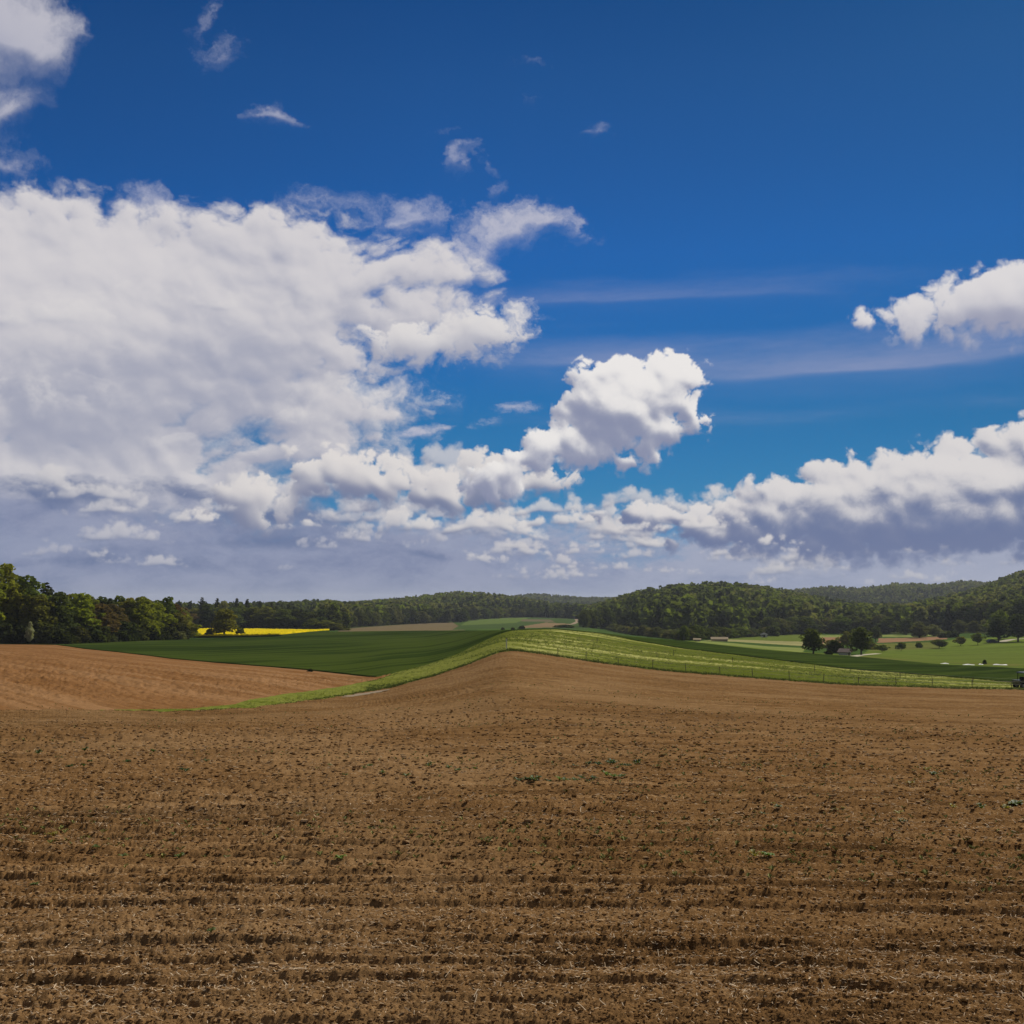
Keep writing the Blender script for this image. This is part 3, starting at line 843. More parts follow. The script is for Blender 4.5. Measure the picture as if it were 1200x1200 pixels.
def broad_blobs(h, w, r, base=0.12, n=18, top=0.5):
    """clump centres of a broadleaved crown of height h and width w"""
    out = []
    ch = h * (1 - base)
    for i in range(n):
        t = (i + 0.5) / n
        z = h * base + ch * (0.10 + 0.80 * t)
        prof = math.sin(math.pi * min(1.0, 0.16 + 0.80 * t)) ** 0.65
        rr = 0.5 * w * prof
        a = i * 2.39996 + r.uniform(-.5, .5)
        q = rr * r.uniform(0.25, 0.78)
        s = w * r.uniform(0.13, 0.22) * (1.15 - 0.35 * t)
        out.append((q * math.cos(a), q * math.sin(a), z, s, s * r.uniform(0.7, 1.0)))
    out.append((r.uniform(-.05, .05) * w, r.uniform(-.05, .05) * w, h - w * 0.13, w * 0.15, w * 0.14))
    out.append((0, 0, h * base + ch * 0.45, w * 0.3, ch * 0.33))
    return out

def broad_crown(h, w, seed, n=2200, base=0.12, size=0.55, clumps=18):
    r = np.random.default_rng(seed)
    pts, d = crown_points(broad_blobs(h, w, r, base, clumps), n, r)
    pts[:, 2] = np.maximum(pts[:, 2], 0.15)
    return leaf_quads(pts, d, size, r)

def conifer_crown(h, w, seed, n=1700, base=0.06, size=0.5):
    r = np.random.default_rng(seed)
    t = 1 - np.sqrt(1 - r.random(n) * 0.995)
    tiers = 13
    ph = (t * tiers) % 1.0
    rad = 0.5 * w * (1 - t) ** 0.85 * (1.0 - 0.45 * ph) * r.uniform(0.55, 1.05, n)
    a = r.uniform(0, 2 * math.pi, n)
    rad *= 1 + 0.18 * np.sin(a * 3 + t * 40)
    z = h * base + h * (1 - base) * t - 0.25 * rad
    pts = np.stack([rad * np.cos(a), rad * np.sin(a), np.maximum(z, 0.1)], -1)
    d = np.stack([np.cos(a) * .8, np.sin(a) * .8, np.full(n, 0.5)], -1)
    return leaf_quads(pts, d, size, r, 0.5)

def tube_path(pts, rad, sides=7):
    """a tapered tube along points; returns verts, quads"""
    pts = [Vector(p) for p in pts]
    V, F = [], []
    for i, p in enumerate(pts):
        tdir = (pts[min(i + 1, len(pts) - 1)] - pts[max(i - 1, 0)]).normalized()
        up = Vector((1, 0, 0)) if abs(tdir.x) < 0.8 else Vector((0, 1, 0))
        a = tdir.cross(up).normalized(); b = tdir.cross(a)
        for k in range(sides):
            q = 2 * math.pi * k / sides
            V.append(p + (a * math.cos(q) + b * math.sin(q)) * rad[i])
        if i:
            for k in range(sides):
                o, o2 = (i - 1) * sides, i * sides
                F.append((o + k, o + (k + 1) % sides, o2 + (k + 1) % sides, o2 + k))
    return np.array(V), np.array(F)

def join(parts):
    V, F, n = [], [], 0
    for v, f in parts:
        V.append(v); F.append(f + n); n += len(v)
    return np.concatenate(V), np.concatenate(F)

def trunk_mesh(name, h, w, seed, base=0.2, conifer=False):
    r = np.random.default_rng(seed + 900)
    th = h * (0.93 if conifer else 0.62)
    r0 = 0.022 * h
    k = 7
    path = [(r.normal(0, .012) * h * (i > 0), r.normal(0, .012) * h * (i > 0), th * i / (k - 1) - 0.4 * (i == 0)) for i in range(k)]
    parts = [tube_path(path, [r0 * (1.25 if i == 0 else 1) * (1 - 0.85 * i / (k - 1)) for i in range(k)], 8)]
    if not conifer:
        for j in range(6):
            i = 2 + j % 4
            p = Vector(path[i]); a = j * 2.4 + r.uniform(-.4, .4)
            L = w * r.uniform(0.22, 0.36)
            q = p + Vector((math.cos(a) * L * .55, math.sin(a) * L * .55, L * .45)); e = p + Vector((math.cos(a) * L, math.sin(a) * L, L * 1.0))
            parts.append(tube_path([p, q, e], [r0 * .45, r0 * .3, r0 * .1], 6))
    V, F = join(parts)
    return mesh_arrays(name, V, F)

class TreeKind:
    def __init__(self, crown_v, trunk_me, name):
        f = np.arange(len(crown_v), dtype=np.int32).reshape(-1, 4)
        self.crown = mesh_arrays('crown', crown_v, f, smooth=False)
        self.crown.materials.append(LEAF)
        self.trunk = trunk_me
        if trunk_me is not None: trunk_me.materials.append(BARK)
        self.h = float(crown_v[:, 2].max()); self.w = float(np.percentile(np.abs(crown_v[:, 0]), 98)) * 2
        self.name = name
        self.used = None

WOOD = [TreeKind(broad_crown(14, 9, s, 2600, 0.03, 0.62, 20), trunk_mesh('trunk', 14, 9, s), 'broadleaf_tree') for s in (1, 2, 3, 4, 5)]
TALL = [TreeKind(broad_crown(17, 8, s, 2600, 0.10, 0.62, 22), trunk_mesh('trunk', 17, 8, s), 'broadleaf_tree') for s in (11, 12, 13)]
LONE = [TreeKind(broad_crown(9, 6.2, s, 1500, 0.17, 0.45, 24), trunk_mesh('trunk', 9, 6.2, s), 'field_tree') for s in (21, 22, 23)]
ORCHARD = [TreeKind(broad_crown(5, 5, s, 1000, 0.34, 0.42, 13), trunk_mesh('trunk', 5, 5, s), 'orchard_tree') for s in (31, 32)]
SPRUCE = [TreeKind(conifer_crown(18, 6.5, s), trunk_mesh('trunk', 18, 6, s, conifer=True), 'conifer_tree') for s in (41, 42, 43)]
BUSH = [TreeKind(broad_crown(3, 4.2, s, 900, 0.0, 0.42, 12), trunk_mesh('trunk', 2.4, 4.2, s), 'bush') for s in (51, 52, 53)]

TREE_COUNT = 0
def plant(kind, x, y, h, w, tint, label, category, group=None, name=None, sink=0.25):
    """one tree: an Empty at its foot with a trunk and a crown; height h and width w in metres"""
    global TREE_COUNT
    TREE_COUNT += 1
    z = float(ground_xy(x, y)) - sink
    e = bpy.data.objects.new(name or kind.name, None)
    COL.objects.link(e)
    e.empty_display_size = 1.0
    e.location = (x, y, z)
    e.rotation_euler = (0, 0, (TREE_COUNT * 2.39996) % (2 * math.pi))
    e.scale = (w / kind.w, w / kind.w, (h + sink) / kind.h)
    e['label'] = label; e['category'] = category
    if group: e['group'] = group
    if kind.used is None:
        c = bpy.data.objects.new('crown', kind.crown); t = bpy.data.objects.new('trunk', kind.trunk)
        kind.used = (c, t)
    else:
        c, t = kind.used[0].copy(), kind.used[1].copy()
    COL.objects.link(c); COL.objects.link(t)
    c.parent = e; t.parent = e
    c['tint'] = [float(v) for v in tint]
    return e

def px_size(dist, n):
    return n * dist / F_PX

# colours of spring leaves
YG, OL, MG, DG, RU, CO, GR, PALE = (0.195, 0.22, 0.024), (0.15, 0.15, 0.032), (0.112, 0.145, 0.028), (0.078, 0.098, 0.028), (0.13, 0.095, 0.038), (0.048, 0.062, 0.027), (0.125, 0.135, 0.055), (0.19, 0.20, 0.09)
tr = random.Random(5)
def vary(c, a=0.14):
    k = 1 + tr.uniform(-a, a)
    return tuple(v * k * (1 + tr.uniform(-a, a) * 0.5) for v in c)

# --- the wood on the left: the front row, left to right (x, top, width, colour, kind, distance, what it looks like)
G_LEFT = 'trees along the edge of the wood on the left'
front = [
    (-22, 662, 46, YG, 'T', 'tall bright green tree cut by the left edge of the photograph'),
    (6, 664, 40, YG, 'T', 'tallest yellow-green tree of the wood at the far left'),
    (33, 676, 40, MG, 'W', 'rounded mid-green tree standing just right of the tallest one in the wood'),
    (44, 697, 34, OL, 'W', 'lower olive-brown tree behind the white-flowering shrub at the wood edge'),
    (66, 694, 34, DG, 'W', 'dark green tree between the olive-brown tree and the yellow-topped one'),
    (95, 695, 40, YG, 'W', 'yellow-topped tree left of the rust-brown trees at the wood edge'),
    (116, 706, 34, RU, 'W', 'rust-brown budding tree in the middle of the left wood edge'),
    (133, 707, 30, RU, 'W', 'rust-brown tree right of the other rust-brown one in the left wood edge'),
    (149, 703, 32, OL, 'W', 'olive green tree right of the rust-brown trees in the left wood edge'),
    (163, 699, 32, YG, 'W', 'yellow-green rounded tree with a high crown in the right half of the left wood'),
    (181, 706, 36, YG, 'W', 'broad yellow-olive tree in front near the right end of the left wood'),
    (196, 699, 24, MG, 'T', 'tall loose green tree sticking up near the right end of the left wood'),
    (207, 717, 32, OL, 'W', 'olive tree second from the right end of the left wood'),
    (220, 727, 24, YG, 'W', 'low bright yellow-green tree at the right end of the left wood by the rapeseed'),
]
for i, (px, top, wpx, colr, k, lab) in enumerate(front):
    dist = float(np.interp(px, [-30, 0, 65, 112, 175, 232], [268, 268, 268, 288, 312, 336])) + (i % 3) * 3.0
    x, y, z = at_distance(px, dist)
    h = (HORIZON - top) / F_PX * dist - z
    kind = (TALL if k == 'T' else WOOD)[i % (3 if k == 'T' else 5)]
    plant(kind, x, y, h, px_size(dist, wpx) * 1.12, vary(colr, .08), lab, 'tree', G_LEFT)
back_lab = 'leafy tree deeper in the left wood, only its crown showing above the front row'
back = [(-30, 672, 36, DG), (20, 676, 30, MG), (52, 684, 26, CO), (58, 689, 20, CO), (72, 694, 26, DG), (82, 696, 26, OL), (104, 697, 28, MG), (120, 699, 28, DG), (128, 701, 22, CO), (141, 698, 26, MG),
        (152, 700, 22, OL), (172, 701, 26, OL), (186, 703, 26, MG), (203, 706, 22, RU), (212, 712, 22, OL)]
for i, (px, top, wpx, colr) in enumerate(back):
    dist = float(np.interp(px, [-30, 0, 65, 112, 175, 232], [268, 268, 270, 288, 312, 336])) + 16 + (i % 4) * 6.0
    x, y, z = at_distance(px, dist)
    h = (HORIZON - top) / F_PX * dist - z
    plant(SPRUCE[i % 3] if colr is CO else WOOD[(i * 2) % 5], x, y, h, px_size(dist, wpx) * 1.2, vary(colr),
          'dark pointed conifer rising among the leafy trees of the left wood' if colr is CO else back_lab, 'tree', 'trees deeper in the left wood')
# undergrowth along the foot of the wood
for i in range(26):
    px = -24 + i * 9.4 + tr.uniform(-2, 2)
    dist = float(np.interp(px, [-30, 0, 65, 112, 175, 232], [263, 263, 262, 281, 306, 330])) + tr.uniform(-1.5, 1.5)
    x, y, z = at_distance(px, dist)
    hh = tr.uniform(2.6, 5.2)
    plant(BUSH[i % 3], x, y, hh, hh * tr.uniform(1.1, 1.5), vary((0.045, 0.055, 0.02) if i % 4 else (0.075, 0.085, 0.03)), 'dark bush in the undergrowth at the foot of the left wood', 'bush', 'undergrowth of the left wood')
x, y, z = at_distance(35, 259.0)
FLOWER = BUSH[1]
for k, (px, top, wpx, base) in enumerate([(35, 729, 9, 751)]):
    plant(TALL[1], x, y, 4.9, 1.9, (0.36, 0.38, 0.27), 'slender white-flowering shrub against the dark left wood edge', 'shrub', name='flowering_shrub')
x, y, z = at_distance(212, 318.0)
plant(BUSH[0], x, y, 2.4, 4.4, PALE, 'small pale green bush beside the bright tree at the right end of the left wood', 'bush')

# --- the second wood, behind the rapeseed
G_MID = 'trees of the wood behind the rapeseed field'
mid = [(212, 711, 26, RU, 'W'), (226, 712, 22, OL, 'W'), (236, 700, 13, CO, 'S'), (245, 707, 22, DG, 'W'), (254, 701, 13, CO, 'S'), (262, 704, 14, PALE, 'T'), (271, 711, 24, DG, 'W'), (277, 701, 13, CO, 'S'), (284, 709, 22, MG, 'W'),
       (289, 702, 13, CO, 'S'), (297, 711, 24, OL, 'W'), (304, 704, 13, CO, 'S'), (312, 710, 26, OL, 'W'), (318, 706, 13, CO, 'S'), (324, 710, 14, CO, 'S'), (332, 713, 24, MG, 'W'), (338, 709, 14, CO, 'S'), (345, 711, 14, CO, 'S'),
       (353, 713, 14, CO, 'S'), (360, 714, 16, DG, 'S'), (367, 718, 16, DG, 'W'), (376, 722, 18, DG, 'W'), (366, 724, 16, OL, 'W'), (381, 726, 20, OL, 'W'), (392, 729, 20, OL, 'W'), (402, 735, 14, OL, 'W')]
for i, (px, top, wpx, colr, k) in enumerate(mid):
    dist = float(np.interp(px, [200, 300, 375, 405], [540, 566, 545, 540])) + (i % 3) * 5.0 + (16 if k == 'S' else 0)
    if px in (366, 381, 392, 402): dist = 520.0
    x, y, z = at_distance(px, dist, 737)
    h = (HORIZON - top) / F_PX * dist - z
    lab = {'S': 'dark spruce rising above the wood behind the rapeseed field', 'T': 'pale loose tree top sticking up in the wood behind the rapeseed'}.get(k, 'leafy tree at the front of the wood behind the rapeseed field')
    if px in (366, 381, 392, 402): lab = 'low olive tree in the clump at the right tip of the rapeseed field'
    plant(SPRUCE[i % 3] if k == 'S' else WOOD[i % 5], x, y, h, px_size(dist, wpx) * 1.25, vary(colr), lab, 'tree', G_MID)
for i in range(30):
    px = 205 + i * 6.8; dist = float(np.interp(px, [200, 300, 375, 405], [548, 572, 552, 552])) + tr.uniform(0, 12)
    x, y, z = at_distance(px, dist, 737)
    plant(WOOD[i % 5], x, y, tr.uniform(8, 10.5), tr.uniform(8, 11), vary(DG), 'dark leafy tree filling the wood behind the rapeseed field', 'tree', 'filling trees of the second wood')
x, y, d = spot(263, 747.0, 200)
plant(LONE[0], x, y, px_size(d, 33), px_size(d, 27), OL, 'single olive-green tree standing in front of the yellow rapeseed field', 'tree')
plant(BUSH[2], x - 4.4, y - 0.5, 3.0, 2.6, DG, 'low dark bush left of the single tree before the rapeseed', 'bush')
plant(BUSH[1], x + 4.6, y, 3.2, 2.8, DG, 'low dark bush right of the single tree before the rapeseed', 'bush')

# --- single trees and bushes in the fields on the right
def stand(px, base, top, wpx, colr, kind, label, category='tree', group=None, dmin=150.0, name=None):
    x, y, d = spot(px, base, dmin)
    plant(kind, x, y, px_size(d, base - top) * 1.03, px_size(d, wpx) * 1.1, colr, label, category, group, name)
    return x, y, d
stand(953, 766.5, 738, 20, DG, LONE[0], 'dark dense tree standing left of the pale shed in the valley')
stand(1009, 767.5, 737, 24, DG, LONE[1], 'dark dense tree standing right of the pale shed in the valley')
stand(971, 767.3, 762.5, 8, CO, BUSH[2], 'small dark bush at the left foot of the pale shed', 'bush')
stand(979, 765.5, 751, 17, CO, BUSH[0], 'dark bush pressed against the left side of the pale shed', 'bush')
stand(993, 760, 741, 19, OL, LONE[2], 'olive tree growing behind the pale shed between the two dark trees')
stand(975, 760, 750, 15, (0.12, 0.11, 0.02), BUSH[2], 'yellowish bush behind the dark bush beside the shed', 'bush')
stand(1019, 761, 752, 14, OL, BUSH[1], 'olive bush just right of the dark tree by the shed', 'bush')
stand(1026, 752, 735, 12, DG, LONE[2], 'small dark upright tree behind the bare strip right of the shed')
stand(1034, 764, 756, 12, MG, ORCHARD[0], 'small round fruit tree, first right of the shed, in the meadow', 'tree', 'small fruit trees in the meadow', name='orchard_tree')
stand(1056, 763, 753.5, 11, MG, ORCHARD[1], 'small round fruit tree on a thin trunk, second right of the shed', 'tree', 'small fruit trees in the meadow', name='orchard_tree')
stand(1077, 759, 753, 7, MG, BUSH[0], 'tiny bush between the fruit trees below the bare strip', 'bush')
stand(1101, 760, 750, 15, DG, ORCHARD[0], 'dark mushroom-shaped fruit tree in the middle of the meadow', 'tree', 'small fruit trees in the meadow', name='orchard_tree')
stand(1126, 757, 747, 13, OL, ORCHARD[1], 'olive round fruit tree right of the mushroom-shaped one', 'tree', 'small fruit trees in the meadow', name='orchard_tree')
stand(1146, 756, 743, 10, MG, ORCHARD[0], 'small upright fruit tree nearest the parked dark car', 'tree', 'small fruit trees in the meadow', name='orchard_tree')
stand(1170, 752.5, 727, 19, CO, LONE[0], 'dark tree behind the parked dark car on the far right')
stand(1172, 749, 719, 24, MG, LONE[2], 'brighter green tree behind the dark one by the parked car')
stand(1193, 752, 723, 23, CO, LONE[1], 'large dark spreading tree near the right edge of the photograph')
stand(1078, 747.5, 730, 19, GR, WOOD[0], 'grey-green rounded tree behind the bare strip in the valley')
stand(1062, 744, 726, 15, DG, WOOD[1], 'dark narrow tree left of the grey-green rounded tree')
stand(1094, 745.5, 733, 16, PALE, WOOD[2], 'pale green bushy tree right of the grey-green rounded one', 'tree')
stand(1105, 747.5, 742, 9, CO, BUSH[0], 'low dark bush right of the bare strip, left of a larger one', 'bush')
stand(1117, 747, 739.5, 13, CO, BUSH[1], 'low wide dark bush below the hedgerow on the right', 'bush')
stand(1125, 742, 728, 14, GR, WOOD[3], 'grey-green tree above the low wide dark bush')
stand(1142, 741, 729, 13, GR, WOOD[4], 'grey-green tree between the fruit trees and the wooded slope')
stand(1154, 742, 727, 8, PALE, LONE[2], 'slim silvery tree left of the bright tree by the parked car')
stand(1150, 738, 714, 12, CO, SPRUCE[0], 'dark pointed conifer behind the slim silvery tree')
stand(1041, 743, 724, 22, DG, WOOD[1], 'dark round tree at the foot of the wooded slope')
stand(905, 745.5, 733, 14, DG, BUSH[2], 'round dark bush beside the small white house', 'bush')
stand(662, 735.5, 732, 22, (0.06, 0.075, 0.012), BUSH[0], 'wide low olive bush on the crest before the far fields', 'bush')
stand(612, 737, 733, 7, CO, BUSH[1], 'small dark bush at the crest of the dark green crop, right one', 'bush')
stand(589, 738, 735.3, 4, CO, BUSH[1], 'tiny dark bush at the crest of the dark green crop, left one', 'bush')
stand(601, 738, 735.3, 4, CO, BUSH[2], 'tiny dark bush at the crest of the dark green crop, middle one', 'bush')
stand(363, 787, 783.6, 6, CO, BUSH[2], 'small dark bush on the border of the bare field and the dark crop', 'bush', dmin=100)
stand(1154, 778.2, 773.6, 4, CO, BUSH[0], 'tiny dark bush between the low white sheets in the meadow', 'bush')
stand(1197, 740, 706, 30, DG, WOOD[0], 'dark tree above the spreading tree at the right edge of the photograph')

# --- hedges and tree belts in the valley
def belt(x0, x1, n, base, top, wpx, cols, kinds, label, group, extra=(0, 12), ty=None):
    for i in range(n):
        px = x0 + (x1 - x0) * (i + tr.uniform(.2, .8)) / n
        b = base(px) if callable(base) else base
        x, y, d = spot(px, b, 300)
        d += tr.uniform(*extra)
        x, y, z = at_distance(px, d, b)
        h = px_size(d, (b - (top(px) if callable(top) else top))) * tr.uniform(0.78, 1.06)
        plant(kinds[i % len(kinds)], x, y, h, px_size(d, wpx) * tr.uniform(0.85, 1.25), vary(tr.choice(cols)), label, 'tree', group)
li = lambda xs, ys: (lambda px: float(np.interp(px, xs, ys)))
belt(682, 716, 9, li([680, 716], [735, 738]), 713, 15, [DG, CO, DG], WOOD, 'dark tree in the clump at the left foot of the middle hill', 'dark clump at the foot of the middle hill')
belt(716, 808, 24, li([716, 740, 800], [739, 744, 750.5]), li([716, 808], [731, 737]), 14, [GR, PALE, GR], WOOD, 'grey-green willow-like tree in the belt right of the crest', 'willow-like trees beyond the crest')
belt(800, 900, 22, li([800, 850, 900], [751, 748.5, 745]), li([800, 900], [733, 736]), 15, [DG, GR, DG, MG], WOOD, 'dark green tree in the hedge below the small hillside meadow', 'hedge below the hillside meadow')
belt(900, 1040, 30, li([900, 960, 1040], [744.5, 742.5, 742.5]), li([900, 1040], [724, 722]), 19, [GR, MG, DG, GR], WOOD, 'leafy tree in the belt along the back of the valley meadow', 'tree belt at the back of the valley')
belt(1040, 1215, 34, li([1040, 1215], [738, 737]), li([1040, 1215], [712, 706]), 21, [GR, DG, MG, DG], WOOD, 'leafy tree at the foot of the wooded slope on the right', 'tree belt below the right slope')
belt(398, 545, 34, li([400, 470, 545], [736, 732, 729]), li([400, 450, 545], [716, 714, 713]), 14, [DG, GR, CO, DG], WOOD, 'dark leafy tree at the foot of the long wooded hill', 'front trees of the long wooded hill', extra=(0, 25))
belt(545, 668, 26, li([545, 600, 668], [727, 723.5, 724]), li([545, 668], [711, 713]), 13, [GR, DG, MG], WOOD, 'leafy tree on the wood edge above the far green fields', 'wood edge above the far fields', extra=(0, 30))

# --- the wooded hills: massed far trees, one object for each hill
def small_crown(seed, conifer):
    r = np.random.default_rng(seed)
    if conifer: return conifer_crown(1.0, 0.42, seed, 110, 0.05, 0.17)
    pts, d = crown_points(broad_blobs(1.0, 0.85, r, 0.02, 8), 120, r)
    return leaf_quads(pts, d, 0.17, r, 0.5)
SMALL = [small_crown(60 + i, False) for i in range(5)] + [small_crown(70 + i, True) for i in range(3)]

def wood_mass(name, label, pts, conifer_share, cols, group=None):
    r = np.random.default_rng(len(pts))
    V, C = [], []
    zs = ground_xy(pts[:, 0], pts[:, 1])
    patch = sample(FBM, pts[:, 0] / 420.0, pts[:, 1] / 420.0)
    for i in range(len(pts)):
        con = r.random() + 0.22 * patch[i] < conifer_share
        t = SMALL[5 + r.integers(3)] if con else SMALL[r.integers(5)]
        h = r.uniform(12, 17) if con else r.uniform(10, 15)
        a = r.uniform(0, 6.28); c, s = math.cos(a), math.sin(a)
        w = h * (1.0 if con else r.uniform(0.9, 1.4))
        v = np.empty_like(t)
        v[:, 0] = (t[:, 0] * c - t[:, 1] * s) * w + pts[i, 0]
        v[:, 1] = (t[:, 0] * s + t[:, 1] * c) * w + pts[i, 1]
        v[:, 2] = t[:, 2] * h + zs[i] - 0.3
        colr = CO if con else cols[int(np.clip((patch[i] * 0.22 + 0.5 + r.normal(0, .16)), 0, 0.999) * len(cols))]
        k = r.uniform(0.78, 1.25)
        V.append(v); C.append(np.tile(np.array(colr) * k, (len(v), 1)))
    V = np.concatenate(V); C = np.concatenate(C)
    me = mesh_arrays(name, V, np.arange(len(V), dtype=np.int32).reshape(-1, 4), smooth=False, color=C)
    o = new_object(name, me, LEAF_MASS)
    o['kind'] = 'stuff'; o['label'] = label; o['category'] = 'wood'
    return o

def hill_points(px0, px1, lo, hi, step, seed, gaps=()):
    """jittered rows of trees between two bearings, from distance lo(px) to hi(px)"""
    r = np.random.default_rng(seed)
    a0, a1 = bearing(px0, 720)[0], bearing(px1, 720)[0]
    out = []
    d = min(lo(px0), lo(px1), lo(0.5 * (px0 + px1)), lo(px0 * .75 + px1 * .25), lo(px0 * .25 + px1 * .75))
    dmax = max(hi(px0), hi(px1), hi(0.5 * (px0 + px1)))
    while d < dmax:
        n = int((a1 - a0) * d / step)
        az = np.linspace(a0, a1, n) + r.uniform(-.5, .5, n) * step / d
        dd = d + r.uniform(-.5, .5, n) * step
        px = 600 + np.tan(az) * F_PX / math.cos(PITCH)
        l = np.array([lo(p) for p in px]); h = np.array([hi(p) for p in px])
        ok = (dd > l) & (dd < h)
        for poly in gaps:
            z = ground(az, dd) / dd
            ins = np.zeros(n, bool); j = len(poly) - 1
            pa = [bearing(*q) for q in poly]
            for i in range(len(pa)):
                (xi, yi), (xj, yj) = pa[i], pa[j]
                ins ^= ((yi > z) != (yj > z)) & (az < (xj - xi) * (z - yi) / ((yj - yi) or 1e-12) + xi); j = i
            ok &= ~ins
        out.append(np.stack([dd * np.sin(az), dd * np.cos(az)], -1)[ok])
        d += step
    return np.concatenate(out)
ed = lambda extra: (lambda px: float(line_at(EE, np.array([bearing(px, 740)[0]]))[0][0]) + extra)
r1 = lambda extra: (lambda px: float(line_at(F1, np.array([bearing(px, 710)[0]]))[0][0]) + extra)
r2 = lambda extra: (lambda px: float(line_at(F2, np.array([bearing(px, 700)[0]]))[0][0]) + extra)
wood_mass('hill_wood', 'dark mixed wood covering the long low hill left of the middle', hill_points(385, 668, ed(30), r1(60), 9.0, 1), 0.18, [DG, DG, GR, GR, MG, MG])
wood_mass('hill_wood', 'dark mixed wood covering the rounded middle hill', hill_points(668, 940, ed(30), r1(60), 8.6, 2, gaps=[[(848, 738), (896, 734), (896, 727), (850, 729)]]), 0.14, [DG, CO, DG, MG, DG, GR, MG])
wood_mass('hill_wood', 'dark wood covering the steep slope at the right edge', hill_points(940, 1420, ed(40), r1(70), 8.8, 3), 0.25, [DG, CO, DG, GR, DG, MG])
wood_mass('hill_wood', 'far dark forest on the ridge between the hills left of the middle', hill_points(300, 780, lambda px: 1750.0 if px < 760 else 1700.0, r2(60), 11.0, 4), 0.3, [CO, DG, DG, GR])
wood_mass('hill_wood', 'far forest on the level ridge behind the right-hand slopes', hill_points(780, 1500, lambda px: 1500.0, r2(60), 11.0, 5), 0.3, [CO, DG, DG, GR, MG])
wood_mass('hill_wood', 'low dark wood seen between the left wood and the spruces', hill_points(-300, 385, lambda px: 760.0 + 60 * math.sin(px * .02), r1(0), 14.0, 6), 0.4, [CO, DG, DG])
wood_mass('wood', 'continuation of the left wood beyond the edge of the photograph', hill_points(-330, -36, lambda px: 264.0, lambda px: 330.0, 7.5, 7), 0.1, [DG, MG, OL, MG])
# ------------------------------------------------------------------ rapeseed, paths, fences, vehicles, huts
def tag(o, label, category, group=None, kind=None):
    o['label'] = label; o['category'] = category
    if group: o['group'] = group
    if kind: o['kind'] = kind
    return o

def thing(name, loc, label, category, rotz=0.0, group=None):
    e = bpy.data.objects.new(name, None)
    COL.objects.link(e)
    e.location = loc; e.rotation_euler = (0, 0, rotz)
    return tag(e, label, category, group)

def part(name, vf, mat, parent, smooth=False):
    V, F = vf
    me = bpy.data.meshes.new(name)
    me.from_pydata([tuple(v) for v in V], [], [tuple(f) for f in F])
    me.update()
    for p in me.polygons: p.use_smooth = smooth
    return new_object(name, me, mat, parent)

def box(x0, x1, y0, y1, z0, z1):
    V = [(x, y, z) for z in (z0, z1) for (x, y) in ((x0, y0), (x1, y0), (x1, y1), (x0, y1))]
    F = [(3, 2, 1, 0), (4, 5, 6, 7), (0, 1, 5, 4), (1, 2, 6, 5), (2, 3, 7, 6), (3, 0, 4, 7)]
    return V, F

def merge(*parts):
    V, F = [], []
    for v, f in parts:
        n = len(V); V += [tuple(p) for p in v]; F += [tuple(i + n for i in q) for q in f]
    return V, F

def bar(a, b, r, sides=8):
    V, F = tube_path([a, b], [r, r], sides)
    F = [tuple(f) for f in F] + [tuple(range(sides)), tuple(range(2 * sides - 1, sides - 1, -1))]
    return [tuple(v) for v in V], F

def prism_y(profile, y0, y1):
    """an outline in x, z swept from y0 to y1"""
    n = len(profile)
    V = [(x, y0, z) for x, z in profile] + [(x, y1, z) for x, z in profile]
    F = [(i, (i + 1) % n, n + (i + 1) % n, n + i) for i in range(n)] + [tuple(range(n))[::-1], tuple(range(n, 2 * n))]
    return V, F

